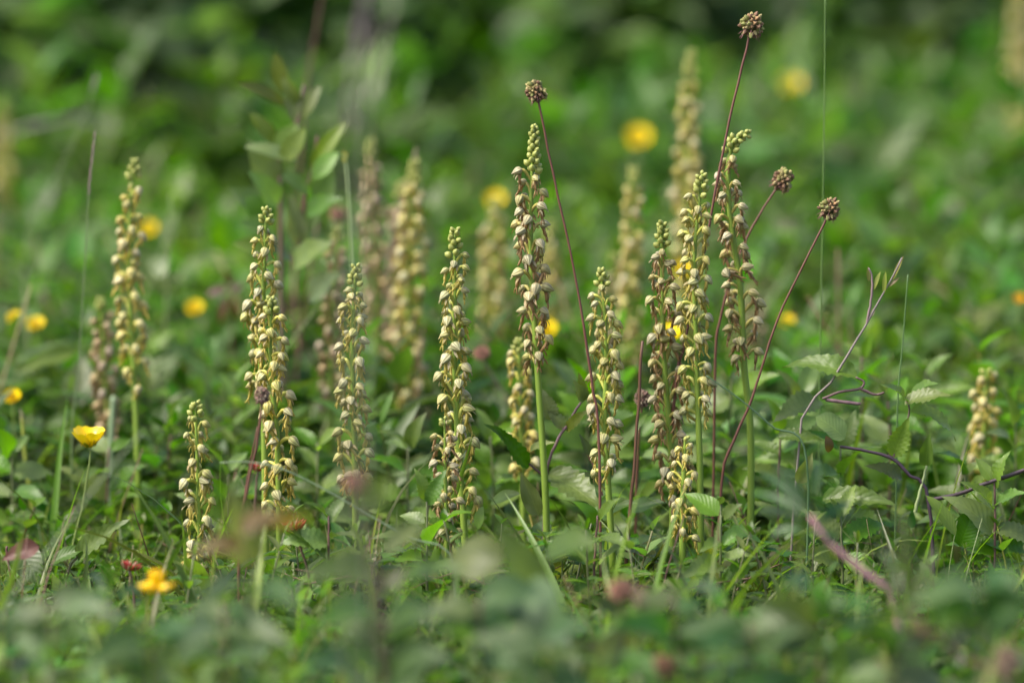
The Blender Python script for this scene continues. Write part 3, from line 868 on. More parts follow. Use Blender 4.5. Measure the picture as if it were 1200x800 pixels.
plant('trailing_vine', 'dark trailing vine bearing toothed green leaves beyond the blurred vetch leaves', 'vine', 3.2, 1088,
      [([(1100, None), (1088, 583), (1065, 556), (1045, 537), (1015, 528), (985, 523)], .0016, .0011, (0.05, 0.03, 0.045)),
       ([(1086, 586), (1118, 580), (1150, 568), (1190, 554), (1230, 540)], .0018, .0016, (0.05, 0.03, 0.04)),
       ([(1047, 535), (1060, 505), (1066, 480), (1062, 470)], .0010, .0007, (0.10, 0.07, 0.05)),
       ([(1072, 600), (1080, 570), (1086, 545)], .0015, .0010, (0.24, 0.30, 0.13))],
      [(1062, 470, 1030, 450, 22, 'toothed', 1, LC1, 0, -.02, .2), (1068, 462, 1101, 449, 26, 'toothed', 1, (.10, .17, .05), .02, .0, 0), (1061, 473, 1117, 463, 30, 'toothed', 1, (.11, .18, .05), 0, -.01, .1),
       (1068, 482, 1121, 517, 30, 'toothed', 2, (.14, .20, .08), 0, .02, .1), (1047, 534, 1066, 487, 30, 'toothed', 0, (.11, .18, .05), 0, -.01, .7), (1085, 546, 1090, 505, 18, 'dogwood', 1, (.08, .14, .04), 0, -.01, 1.0),
       (965, 585, 1055, 592, 34, 'toothed', 1, LC1, -.01, -.03, .35), (1056, 560, 1012, 545, 26, 'toothed', 1, (.07, .13, .03), .03, .02, .3), (912, 512, 966, 516, 24, 'toothed', 1, LC1, .0, 0, .3),
       (990, 514, 956, 488, 34, 'round', 1, SILV, 0, .0, .2), (971, 530, 968, 510, 14, 'lance', 2, (.10, .07, .04), -.01, -.01, .2), (935, 566, 952, 530, 20, 'dogwood', 1, (.12, .19, .05), -.02, -.02, .9), (1003, 442, 916, 430, 34, 'toothed', 2, (.10, .16, .05), 0, .03, .2),
       (1120, 628, 1085, 580, 20, 'lance', 1, (.12, .19, .05), -.03, -.02, .3), (960, 470, 905, 495, 44, 'toothed', 1, MID, .08, .06, .2), (1125, 640, 1140, 600, 34, 'round', 1, GREEN, .0, .0, .6)])
# the toothed herb beside the tallest orchid
plant('toothed_herb', 'toothed leafy herb with purple branching stems beside the tallest orchid', 'herb', 3.22, 636,
      [([(634, None), (640, 560), (652, 520), (661, 503), (674, 482), (682, 470)], .0013, .0009, (0.17, 0.10, 0.11)),
       ([(661, 503), (652, 496), (645, 490)], .0010, .0007, (0.17, 0.10, 0.11)), ([(638, 558), (622, 545), (616, 535)], .0011, .0007, (0.06, 0.035, 0.03)),
       ([(706, 580), (696, 548), (688, 530)], .0010, .0007, (0.15, 0.07, 0.05)), ([(661, 503), (668, 500)], .001, .0008, (0.17, 0.10, 0.11))],
      [(594, 518, 566, 496, 16, 'toothed', 1, GREEN, 0, -.01, .3), (618, 548, 578, 496, 24, 'toothed', 0, GREEN, 0, -.01, .5), (646, 491, 636, 455, 24, 'toothed', 1, SILV, 0, 0, .5), (660, 502, 637, 476, 20, 'toothed', 1, SILV, 0, .0, .4),
       (665, 505, 693, 478, 18, 'toothed', 1, LIME, 0, -.01, .4), (684, 470, 671, 444, 18, 'toothed', 1, SILV, 0, -.01, .4), (682, 470, 678, 435, 18, 'toothed', 1, LIME, 0, .0, .6), (622, 528, 653, 518, 16, 'toothed', 1, (.13, .2, .06), 0, -.01, .2),
       (642, 556, 712, 604, 48, 'toothed', 1, (.085, .15, .035), 0, -.04, .25), (644, 556, 692, 552, 20, 'toothed', 1, GREEN, .01, .0, .4), (693, 534, 678, 507, 12, 'toothed', 1, (.05, .09, .04), 0, 0, .5),
       (632, 604, 610, 552, 24, 'dogwood', 0, (.08, .11, .05), -.04, -.04, 1.1), (630, 612, 648, 640, 24, 'ovate', 1, MID, .02, .0, .2), (700, 600, 748, 590, 26, 'ovate', 1, GREEN, .02, .0, .3), (735, 600, 782, 588, 24, 'ovate', 1, MID, .05, .03, .3),
       (575, 590, 610, 578, 18, 'lance', 1, GREEN, .02, .0, .4), (560, 620, 566, 592, 13, 'lance', 1, (.11, .18, .07), -.02, -.02, .5), (700, 535, 762, 480, 30, 'dogwood', 1, GREEN, .06, .08, .6)])
plant('young_dogwood', 'young dogwood shoot with long pale leaves rising blurred behind the orchids', 'shrub', 3.58, 330,
      [([(328, None), (330, 260), (326, 200), (335, 170), (350, 140), (356, 100)], .0022, .0012, (0.13, 0.09, 0.06)),
       ([(348, 300), (358, 230), (366, 196), (372, 160)], .0016, .0010, (0.14, 0.06, 0.05))],
      [(335, 125, 278, 98, 21, 'lance', 1, (.10, .14, .03), 0, -.03, .5), (332, 110, 322, 62, 21, 'lance', 0, (.10, .13, .03), 0, 0, 1), (347, 145, 340, 95, 22, 'lance', 0, (.13, .21, .10), 0, 0, .9),
       (325, 170, 293, 132, 20, 'lance', 1, (.10, .15, .03), 0, 0, .9), (323, 178, 350, 145, 26, 'lance', 1, (.13, .22, .09), 0, -.01, .8), (324, 222, 289, 162, 37, 'ovate', 0, (.12, .21, .09), 0, -.01, .6),
       (350, 190, 286, 172, 22, 'lance', 1, (.12, .2, .09), -.02, -.02, .2), (324, 214, 344, 168, 33, 'lance', 0, GREEN, 0, 0, .9), (364, 200, 408, 142, 22, 'lance', 1, LIME, 0, 0, .6),
       (378, 240, 384, 178, 30, 'ovate', 0, (.11, .21, .09), 0, -.01, .8), (310, 255, 268, 220, 45, 'ovate', 1, (.12, .2, .10), .02, .0, .4), (318, 260, 288, 230, 33, 'lance', 1, GREEN, 0, 0, .5), (350, 290, 338, 225, 25, 'ovate', 1, (.13, .2, .1), 0, 0, .6),
       (356, 270, 378, 228, 32, 'ovate', 1, (.14, .22, .12), .01, .0, .5), (340, 300, 300, 290, 32, 'ovate', 1, MID, .03, 0, .3), (362, 350, 400, 320, 37, 'ovate', 1, (.12, .2, .1), .02, 0, .4),
       (326, 240, 290, 200, 32, 'ovate', 1, (.13, .22, .11), -.02, -.04, .6), (330, 190, 358, 150, 25, 'lance', 1, (.12, .2, .06), -.02, -.03, .8), (366, 210, 398, 178, 25, 'lance', 1, (.10, .2, .04), -.02, -.02, .6), (362, 225, 330, 205, 25, 'lance', 1, (.13, .21, .1), -.02, -.04, .5),
       (360, 250, 402, 232, 30, 'ovate', 1, (.10, .19, .06), -.02, -.04, .5), (322, 275, 280, 262, 35, 'ovate', 1, (.12, .2, .09), -.02, -.05, .5), (318, 300, 272, 285, 37, 'ovate', 1, (.10, .19, .05), -.02, -.04, .4), (345, 310, 390, 285, 37, 'ovate', 1, (.10, .18, .06), -.02, -.05, .5),
       (352, 140, 376, 100, 20, 'lance', 1, (.10, .18, .04), 0, 0, .8), (352, 125, 330, 88, 17, 'lance', 1, (.12, .18, .05), 0, 0, .8)])
plant('dogwood_shoot', 'foreground dogwood shoot with grey upright leaf blurred before the tallest orchid', 'shrub', 2.66, 612,
      [([(625, None), (612, 790), (604, 720), (598, 690)], .0018, .0012, (0.13, 0.08, 0.07)), ([(606, 740), (596, 700), (585, 668)], .0011, .0008, (0.14, 0.09, 0.10))],
      [(590, 660, 522, 662, 64, 'dogwood', 2, (.075, .135, .025), .03, .06, .5), (622, 690, 580, 606, 48, 'dogwood', 1, (.075, .12, .085), 0, -.04, 1.2), (600, 668, 612, 700, 30, 'ovate', 1, GREEN, 0, .0, .3),
       (640, 650, 703, 640, 59, 'dogwood', 1, (.07, .14, .02), .06, .02, .5), (612, 692, 668, 762, 71, 'dogwood', 1, (.055, .12, .06), -.06, -.12, .9), (600, 745, 524, 752, 59, 'dogwood', 2, (.06, .125, .03), -.05, -.1, .5),
       (636, 760, 680, 800, 46, 'dogwood', 1, (.11, .17, .09), -.02, -.06, .2)], 'foreground dogwood shoots', (0.12, 0.07, 0.07))
plant('dogwood_shoot', 'foreground dogwood shoot with flat striped leaves blurred in the bottom centre', 'shrub', 2.62, 700,
      [([(700, None), (702, 830), (712, 760), (720, 735)], .0016, .0011, (0.12, 0.09, 0.06))],
      [(745, 775, 668, 760, 57, 'dogwood', 2, (.10, .15, .05), 0, -.04, .4), (718, 735, 782, 722, 39, 'dogwood', 1, GREEN, .03, .0, .3), (730, 728, 690, 700, 34, 'dogwood', 1, (.07, .13, .03), .1, .08, .4), (720, 770, 770, 800, 50, 'dogwood', 1, (.065, .13, .04), -.05, -.09, .3),
       (750, 752, 782, 690, 22, 'lance', 1, (.12, .17, .1), .06, .05, .8)], 'foreground dogwood shoots')
plant('dogwood_shoot', 'foreground dogwood shoot with orange flushed leaf blurred before the crowded pair', 'shrub', 2.52, 300,
      [([(310, None), (300, 780), (292, 700), (285, 640)], .0015, .001, (0.10, 0.06, 0.05))],
      [(283, 625, 330, 602, 39, 'dogwood', 1, (.10, .075, .06), 0, -.03, .5), (300, 622, 368, 606, 29, 'dogwood', 1, (.16, .12, .03), -.02, .0, .5), (284, 640, 224, 648, 27, 'dogwood', 2, (.10, .08, .04), 0, 0, .4), (290, 660, 268, 560, 46, 'dogwood', 1, (.12, .15, .1), .05, .02, 1.1),
       (296, 690, 232, 712, 52, 'dogwood', 1, (.08, .14, .075), -.04, -.1, .3), (300, 700, 352, 720, 50, 'dogwood', 2, (.06, .13, .045), -.04, -.1, .4), (262, 740, 205, 770, 46, 'dogwood', 2, (.085, .15, .09), -.1, -.16, .4)], 'foreground dogwood shoots')
plant('dogwood_shoot', 'foreground dogwood shoot with arched broad leaves blurred before the narrow orchid', 'shrub', 2.56, 420,
      [([(440, None), (450, 780), (446, 700), (440, 650)], .0016, .001, (0.13, 0.07, 0.08))],
      [(438, 672, 350, 676, 46, 'dogwood', 2, (.08, .16, .045), 0, -.02, .35), (446, 690, 480, 664, 27, 'dogwood', 1, (.07, .10, .05), 0, 0, .4), (478, 682, 548, 668, 32, 'dogwood', 2, (.07, .15, .045), .03, 0, .3), (440, 720, 366, 738, 52, 'dogwood', 2, (.055, .13, .03), -.04, -.08, .3),
       (424, 590, 460, 560, 43, 'dogwood', 1, (.075, .14, .012), -.1, -.1, 1.2), (452, 750, 500, 725, 50, 'dogwood', 1, (.055, .12, .045), -.05, -.1, .3), (462, 800, 530, 770, 57, 'dogwood', 2, (.06, .13, .05), -.08, -.12, .3), (420, 790, 350, 780, 52, 'dogwood', 2, (.075, .14, .08), -.1, -.14, .3),
       (450, 650, 500, 610, 29, 'dogwood', 1, (.12, .16, .09), 0, .03, .5)], 'foreground dogwood shoots')
plant('broad_leaf_sprig', 'green leaf sprig with one pointed curled leaf beside the sharp buttercup', 'herb', 3.18, 100,
      [([(70, None), (80, 670), (92, 650)], .0012, .0009, (0.13, 0.10, 0.06)), ([(20, None), (10, 660), (8, 640)], .0012, .0009, (0.13, 0.06, 0.05))],
      [(92, 654, 156, 606, 30, 'toothed', 1, (.10, .17, .06), 0, -.02, .4), (46, 640, 2, 656, 25, 'dogwood', 1, (.10, .045, .04), -.15, -.15, .5), (60, 660, 108, 640, 20, 'ovate', 1, GREEN, .0, .0, .3), (20, 640, 52, 690, 40, 'ovate', 1, MID, .02, .0, .3), (70, 720, 20, 745, 36, 'ovate', 1, (.10, .15, .08), -.1, -.15, .3)])
for i_, (ph, px, py, d) in enumerate([('low before the shortest sharp orchid', 262, 752, 2.52), ('low before the narrow orchid, under the dull purple bud', 452, 765, 2.5), ('low before the evenly tapering orchid', 562, 742, 2.55), ('low before the lime tipped orchid, over the rosy head', 790, 735, 2.55), ('low below the bluish vetch clump', 1045, 770, 2.45), ('in the lower corner under the yellow vetch flower', 60, 745, 2.5), ('low between the yellow vetch flower and the orange flushed shoot', 175, 775, 2.45), ('low beneath the slim orchid', 640, 790, 2.42),
                                      ('low beneath the bent orchid', 880, 770, 2.5), ('under the pink vetch stem', 960, 745, 2.52), ('in the lower corner beside the large tan seed head', 1150, 720, 2.42)]):
    rr_ = random.Random(300 + i_); lv_ = []
    for k in range(7):
        sg = -1 if k % 2 else 1
        by = py - 38 + k * 11; L_ = rr_.uniform(58, 96)
        lv_.append((px + sg * 3, by, px + sg * L_ * rr_.uniform(.5, 1), by - L_ * rr_.uniform(-.35, .5), L_ * .55, 'dogwood', rr_.choice([1, 2]), rr_.choice([(.07, .145, .04), (.09, .16, .085), (.05, .12, .04), (.06, .13, .06)]), 0, rr_.uniform(-.06, .04), rr_.uniform(-.1, .6)))
    plant('dogwood_shoot', 'low foreground dogwood shoot blurred ' + ph, 'shrub', d, px, [([(px, None), (px + 2, py + 60), (px, py - 40)], .0015, .001, (0.12, 0.08, 0.06))], lv_, 'foreground dogwood shoots')
VG = 'vetch sprays near the camera'
vl = []
for (bx, by, tx, ty) in [(945, 600, 890, 555), (945, 595, 905, 545), (950, 590, 930, 540), (950, 590, 958, 538), (960, 600, 992, 560), (960, 610, 1000, 590), (940, 610, 885, 600), (940, 620, 900, 628), (950, 625, 985, 632), (955, 615, 1010, 612), (945, 605, 880, 578)]:
    vl.append((bx, by, tx, ty, 13, 'lance', 1, (.030, .085, .030), 0, rnd.uniform(-.05, .05), rnd.uniform(-.5, .8)))
plant('vetch_spray', 'dark vetch leaf spray on a pink stem blurred before the trailing twig', 'vetch', 2.72, 1045,
      [([(1075, None), (1048, 709), (1010, 668), (975, 638), (950, 605)],   .0026, .0016, (0.46, 0.24, 0.27))], vl, VG)
vl = []
for (bx, by, tx, ty) in [(1062, 700, 1052, 590), (1070, 720, 1100, 640), (1055, 700, 1030, 640), (1050, 720, 1062, 640), (1085, 740, 1112, 660), (1062, 728, 1018, 722), (1045, 710, 1065, 730), (1100, 760, 1135, 690), (1090, 770, 1150, 740), (1040, 760, 1000, 735), (1120, 780, 1128, 700)]:
    vl.append((bx, by, tx, ty, 15, 'lance', 1, rnd.choice([(.055, .115, .05), (.045, .10, .035), (.08, .13, .07)]), 0, rnd.uniform(-.06, .04), rnd.uniform(-.2, .9)))
plant('vetch_spray', 'bluish narrow-leaved vetch clump blurred below the cream orchid', 'vetch', 2.5, 1080,
      [([(1085, None), (1080, 780), (1066, 720), (1056, 640)], .0016, .0010, (0.10, 0.13, 0.06)), ([(1230, None), (1180, 800), (1130, 770), (1060, 712)], .0014, .001, (0.24, 0.12, 0.10))], vl, VG)
vl = []
for (bx, by, tx, ty) in [(122, 690, 106, 672), (128, 690, 118, 655), (132, 690, 142, 660), (136, 700, 165, 688), (128, 712, 100, 725), (134, 716, 160, 730), (125, 700, 98, 700), (150, 740, 178, 725), (118, 745, 140, 770)]:
    vl.append((bx, by, tx, ty, 13, 'lance', 1, (.035, .085, .03), 0, rnd.uniform(-.03, .03), rnd.uniform(-.3, .8)))
plant('vetch_spray', 'small dark vetch spray blurred beside the yellow vetch flower', 'vetch', 2.72, 130,
      [([(130, None), (128, 780), (130, 690)], .0013, .0009, (0.08, 0.11, 0.05))], vl, VG)
# broad leaves behind, at the left edge and beyond
BG_ = 'broad-leaved herbs out of focus'
plant('broad_leaf_herb', 'broad-leaved herb blurred beyond the two edge buttercups', 'herb', 3.72, 70,
      [([(70, None), (72, 480), (80, 440)], .0015, .001, (0.12, 0.14, 0.06))],
      [(90, 412, 16, 440, 24, 'ovate', 1, (.085, .15, .03), 0, -.02, .3), (92, 476, 96, 414, 38, 'ovate', 0, (.10, .18, .07), .0, .03, .8), (52, 500, 112, 492, 22, 'ovate', 1, (.07, .135, .02), -.02, -.02, .4), (50, 515, 8, 520, 26, 'ovate', 1, (.08, .15, .04), 0, 0, .3), (40, 480, 20, 430, 24, 'ovate', 1, (.06, .11, .04), .1, .1, .6), (110, 500, 150, 470, 30, 'ovate', 1, (.07, .13, .04), .05, .0, .5)], BG_)
plant('broad_leaf_herb', 'broad-leaved herb with bright leaf blurred beside the soft tall orchid', 'herb', 3.85, 190,
      [([(190, None), (186, 450), (180, 420)], .0015, .001, (0.12, 0.14, 0.06))],
      [(172, 410, 205, 388, 22, 'ovate', 1, (.10, .19, .02), 0, 0, .3), (178, 320, 200, 302, 30, 'ovate', 1, (.15, .24, .14), .1, .1, .6), (175, 432, 215, 412, 26, 'ovate', 1, (.10, .17, .07), 0, 0, .4), (178, 505, 215, 470, 24, 'lance', 1, (.07, .13, .05), -.2, -.2, .5), (190, 520, 175, 545, 30, 'ovate', 1, GREEN, -.25, -.25, .5), (200, 540, 250, 560, 34, 'ovate', 1, MID, -.2, -.2, .4), (235, 430, 262, 395, 28, 'ovate', 1, MID, .1, .1, .6)], BG_)
plant('dark_leaf_herb', 'dark red leaves on a thin stem beside the crowded orchid pair', 'herb', 3.9, 268,
      [([(270, None), (272, 370), (270, 335)], .001, .0008, (0.10, 0.04, 0.03))],
      [(268, 338, 242, 346, 12, 'lance', 1, (.075, .014, .018), 0, 0, .3), (270, 335, 266, 318, 11, 'lance', 0, (.08, .015, .02), 0, 0, .6), (272, 342, 284, 332, 10, 'lance', 1, (.07, .014, .018), 0, 0, .5), (268, 345, 258, 380, 10, 'lance', 1, (.09, .025, .02), 0, 0, .5), (274, 350, 276, 372, 10, 'lance', 1, (.08, .03, .02), 0, 0, .6)])
# more blurred leafy herbs farther back, each with its own place in the picture
TH = 'leafy toothed herbs between the orchids'
for i_, (lb, px, yt, d, n_) in enumerate([('leafy toothed herb between the shortest sharp orchid and the crowded pair', 268, 585, 3.34, 4), ('leafy toothed herb behind the sharp buttercup stalk', 128, 560, 3.42, 5), ('broad toothed herb between the crowded pair and the narrow orchid', 372, 555, 3.4, 5),
      ('broad toothed herb between the narrow and the evenly tapering orchid', 478, 560, 3.36, 5), ('broad toothed herb between the evenly tapering and the tallest orchid', 575, 548, 3.4, 5), ('broad toothed herb between the slim orchid and the reddish one', 748, 540, 3.36, 5),
      ('broad toothed herb rising close behind the bent orchid stem', 858, 470, 3.42, 6), ('broad toothed herb between the bent orchid and the trailing twig', 915, 540, 3.3, 5), ('broad toothed herb behind the trailing vine leaves', 1040, 500, 3.4, 6), ('broad toothed herb before the cream orchid', 1130, 585, 3.28, 4),
      ('broad toothed herb directly behind the lower trailing twig', 935, 500, 3.36, 6), ('tall broad toothed herb beyond the forked tips of the trailing twig', 1010, 455, 3.48, 6), ('tall broad toothed herb beyond the trailing vine top leaves', 1085, 470, 3.5, 6), ('pale toothed herb before the trailing vine end', 1165, 600, 3.2, 4),
      ('broad toothed herb low between the trailing twig and vine', 985, 560, 3.28, 5), ('tall toothed herb behind the slim orchid stem', 690, 500, 3.46, 6), ('tall toothed herb behind the stunted little orchid', 795, 520, 3.44, 6),
      ('broad toothed herb at the frame edge beside the cream orchid', 1190, 530, 3.4, 5), ('leafy toothed herb at the frame edge beside the yellow-green stalk', 14, 560, 3.4, 5), ('leafy toothed herb close behind the shortest sharp orchid', 200, 540, 3.5, 5), ('low toothed herb before the trailing twig', 985, 640, 3.16, 4),
      ('low toothed herb at the foot of the lime tipped orchid', 845, 640, 3.1, 4), ('low toothed herb at the foot of the evenly tapering orchid', 500, 620, 3.12, 4), ('low toothed herb at the foot of the slim orchid', 700, 640, 3.12, 4), ('low toothed herb at the foot of the crowded pair', 385, 640, 3.1, 4)]):
    rr_ = random.Random(500 + i_); lv_ = []
    cs = [(.085, .18, .025), (.105, .21, .035), (.065, .15, .022), (.11, .20, .07)]
    kd = 'toothed' if 'toothed' in lb else 'ovate'
    for k in range(n_):
        for sg in (-1, 1):
            by = yt - 32 + k * 26 + rr_.uniform(-5, 5); L_ = rr_.uniform(50, 82) * (.7 + .3 * min(1, k / 2))
            a = rr_.uniform(-.35, .6) if k else rr_.uniform(.3, 1.1)
            dy = rr_.uniform(-.04, .03)
            lv_.append((px + sg * 3, by, px + sg * L_ * math.cos(a) * rr_.uniform(.6, 1), by - L_ * math.sin(a), L_ * rr_.uniform(.42, .52), kd if rr_.random() < .7 else 'ovate', rr_.choice([1, 1, 2]), rr_.choice(cs), 0, dy, rr_.uniform(-.25, .55)))
    plant('toothed_herb', lb, 'herb', d, px, [([(px, None), (px + rr_.uniform(-4, 4), yt + 40), (px, yt - 36)], .0013, .0008, rr_.choice([(0.12, 0.14, 0.06), (0.13, 0.07, 0.06)]))], lv_, TH)
far = [('above the trailing twig', 1190, 190, 5.4), ('beyond the tipping burnet head', 1010, 200, 5.2), ('under the highest blurred buttercup', 900, 180, 5.6), ('beside the wide blurred orchid', 515, 310, 4.6), ('beside the beige orchid at the edge', 1130, 230, 4.9),
       ('beneath the dark shrub gap', 215, 310, 5.0), ('behind the sharp buttercup', 60, 310, 4.9), ('behind the cream orchid', 1110, 390, 4.3), ('behind the red leaning stalk', 960, 330, 4.6), ('below the brightest blurred buttercup', 690, 270, 4.8), ('behind the tipped burnet stalk, low', 900, 430, 3.85), ('between the narrow and the tapering orchid', 470, 480, 3.7),
       ('between the tapering and the tallest orchid', 580, 480, 3.75), ('behind the shortest sharp orchid', 255, 500, 3.7), ('behind the trailing twig, low', 1020, 430, 3.8), ('at the frame edge beyond the cream orchid', 1190, 430, 4.0), ('between the slim orchid and the tallest', 680, 420, 3.95), ('behind the crowded pair', 350, 470, 3.8)]
for i_, (ph, px, py, d) in enumerate(far):
    rr_ = random.Random(100 + i_)
    root_px = px + rr_.uniform(-8, 8)
    top = at(px, py, d)
    lv_ = []
    for k in range(11):
        a = rr_.uniform(0, 6.28); hh = rr_.uniform(0, 75); L_ = rr_.uniform(42, 85)
        bx, by = px + rr_.uniform(-5, 5), py + hh
        lv_.append((bx, by, bx + math.cos(a) * L_, by - abs(math.sin(a)) * L_ * .55 + 10, L_ * .5, rr_.choice(['ovate', 'dogwood', 'toothed']), rr_.choice([1, 2]), rr_.choice([(.10, .17, .07), (.075, .14, .03), (.12, .19, .10), (.06, .12, .035)]), 0, math.sin(a) * .06, rr_.uniform(-.3, .7)))
    plant('broad_leaf_herb', 'leafy green herb blurred ' + ph, 'herb', d, root_px, [([(root_px, None), (px + 2, py + 60), (px, py + 4)], .0016, .001, (0.11, 0.12, 0.06))], lv_, BG_)

# ------------------------------------------------------------------ small herbs: templates for single plants and for the ground cover
def jn(*a):
    b = B()
    for t_ in a: b.put(*t_)
    return b.arr()


def clover_parts(seed, hi=True, h0=.035, h1=.065):
    r_ = random.Random(seed); parts = []
    for s_ in range(r_.choice([3, 4])):
        a = r_.uniform(0, 6.28); h = r_.uniform(h0, h1); o = Vector((math.cos(a) * .012, math.sin(a) * .012, h))
        st = tube(spline([(0, 0, 0), (o.x * .3, o.y * .3, h * .5), o], 5), [.0006, .0005], 4, (.10, .15, .05))
        parts.append(('stem', st, Matrix(), M_STEM))
        for k in range(3):
            parts.append(('leaflet', None, T(*o) @ RZ(a + k * 2.094 + r_.uniform(-.2, .2)) @ RY(r_.uniform(-.45, .05)) @ SCL(r_.uniform(.013, .018)), M_LEAF))
    return parts, leaf(6 if hi else 4, 4 if hi else 2, .78, 'obovate', .25, .3, tc=(.055, .135, .024))


def sprig_parts(seed, pairs=5, h=.09, ll=.021, wr=.55, col=(.072, .145, .036), hi=True, kind='ovate'):
    r_ = random.Random(seed); parts = []
    bend = Vector((r_.uniform(-.02, .02), r_.uniform(-.02, .02), h))
    path = spline([(0, 0, 0), bend * .5 + Vector((r_.uniform(-.006, .006), r_.uniform(-.006, .006), 0)), bend], 7)
    parts.append(('stem', tube(path, [.0009, .0006], 5 if hi else 3, (.12, .13, .06)), Matrix(), M_STEM))
    for k in range(pairs):
        t_ = .28 + .72 * k / (pairs - 1); q = t_ * 6; i_ = min(int(q), 5)
        p = path[i_].lerp(path[i_ + 1], q - i_)
        for s_ in (0, 1):
            a = k * 1.57 + s_ * math.pi + r_.uniform(-.3, .3)
            L_ = ll * (1.05 - .55 * (k / (pairs - 1)) ** 2) * r_.uniform(.8, 1.15)
            parts.append(('leaf', None, T(*p) @ RZ(a) @ RY(-.25 - .8 * (k / (pairs - 1)) ** 2 + r_.uniform(-.25, .25)) @ SCL(L_), M_LEAF))
    return parts, leaf(6 if hi else 4, 4 if hi else 2, wr, kind, .3, .5, tc=col)


def whorl_parts(seed, h=.075, hi=True):
    r_ = random.Random(seed); b = B()
    bend = Vector((r_.uniform(-.03, .03), r_.uniform(-.03, .03), h))
    path = spline([(0, 0, 0), bend * .5 + Vector((r_.uniform(-.006, .006), 0, .004)), bend], 7)
    b.put(tube(path, [.0006, .0004], 3, (.11, .15, .05)))
    lf = leaf(3, 2, .2, 'lance', .3, .3, tc=(.07, .135, .03))
    for k in range(7):
        q = (.15 + .85 * k / 6) * 6; i_ = min(int(q), 5); p = path[i_].lerp(path[i_ + 1], q - i_)
        for s_ in range(6):
            b.put(lf, np.array(T(*p) @ RZ(s_ * 1.047 + k * .5) @ RY(r_.uniform(-.7, -.1) - .5 * k / 6) @ SCL(.0105 * (1.1 - .07 * k))), None, r_.random())
    return b.arr()


def pinnate_parts(seed, hi=True):
    r_ = random.Random(seed); parts = []
    for s_ in range(3):
        a = s_ * 2.1 + r_.uniform(-.4, .4); Lr = r_.uniform(.07, .10); el = r_.uniform(.5, 1.1)
        path = spline([(0, 0, 0), (math.cos(a) * Lr * .3 * math.cos(el), math.sin(a) * Lr * .3 * math.cos(el), Lr * .5 * math.sin(el)), (math.cos(a) * Lr * .95, math.sin(a) * Lr * .95, Lr * .75 * math.sin(el))], 8)
        parts.append(('stem', tube(path, [.0008, .0005], 4, (.15, .09, .06)), Matrix(), M_STEM))
        for k in range(5):
            p = path[2 + k] if k < 5 else path[-1]; tn = (path[min(3 + k, 7)] - path[1 + k]).normalized()
            sd_ = tn.cross(Vector((0, 0, 1))).normalized()
            for g_ in (-1, 1):
                Mx = frame_x(p, sd_ * g_ + tn * .35, Vector((0, 0, 1)), 1, 1, 1)
                parts.append(('leaflet', None, Mx @ SCL(r_.uniform(.011, .014)), M_LEAF))
        parts.append(('leaflet', None, frame_x(path[-1], path[-1] - path[-2], Vector((0, 0, 1)), 1, 1, 1) @ SCL(.014), M_LEAF))
    return parts, leaf(10 if hi else 5, 4 if hi else 2, .8, 'round', .3, .3, serr=.25 if hi else 0, teeth=5, tc=(.048, .112, .030))


def rosette_parts(seed, hi=True):
    r_ = random.Random(seed); parts = []
    for k in range(7):
        a = k * 2.4 + r_.uniform(-.3, .3)
        parts.append(('leaf', None, T(0, 0, .004) @ RZ(a) @ RY(-r_.uniform(.35, 1.2)) @ SCL(r_.uniform(.04, .065)), M_LEAF))
    return parts, leaf(9 if hi else 5, 4 if hi else 2, .42, 'ovate', .3, .7, wave=.08, tc=(.066, .15, .024))


def merge(parts_leaf):
    parts, lf = parts_leaf; b = B(); r_ = random.Random(len(parts))
    for nm, tpl, Mx, mt in parts: b.put(tpl if tpl is not None else lf, np.array(Mx), None, r_.random())
    return b.arr()


class Proto:
    def __init__(s, parts_leaf):
        parts, lf = parts_leaf
        lm = B().put(lf).mesh('leaf', M_LEAF)
        s.items = [(nm, lm if tpl is None else B().put(tpl).mesh('stem', mt), Mx) for nm, tpl, Mx, mt in parts]

    def place(s, name, label, cat, loc, yaw, sc, group):
        root = empty(name, label, cat, loc, group)
        X = RZ(yaw) @ SCL(sc)
        for nm, me, Mx in s.items: link(nm, me, root, X @ Mx)
        return root


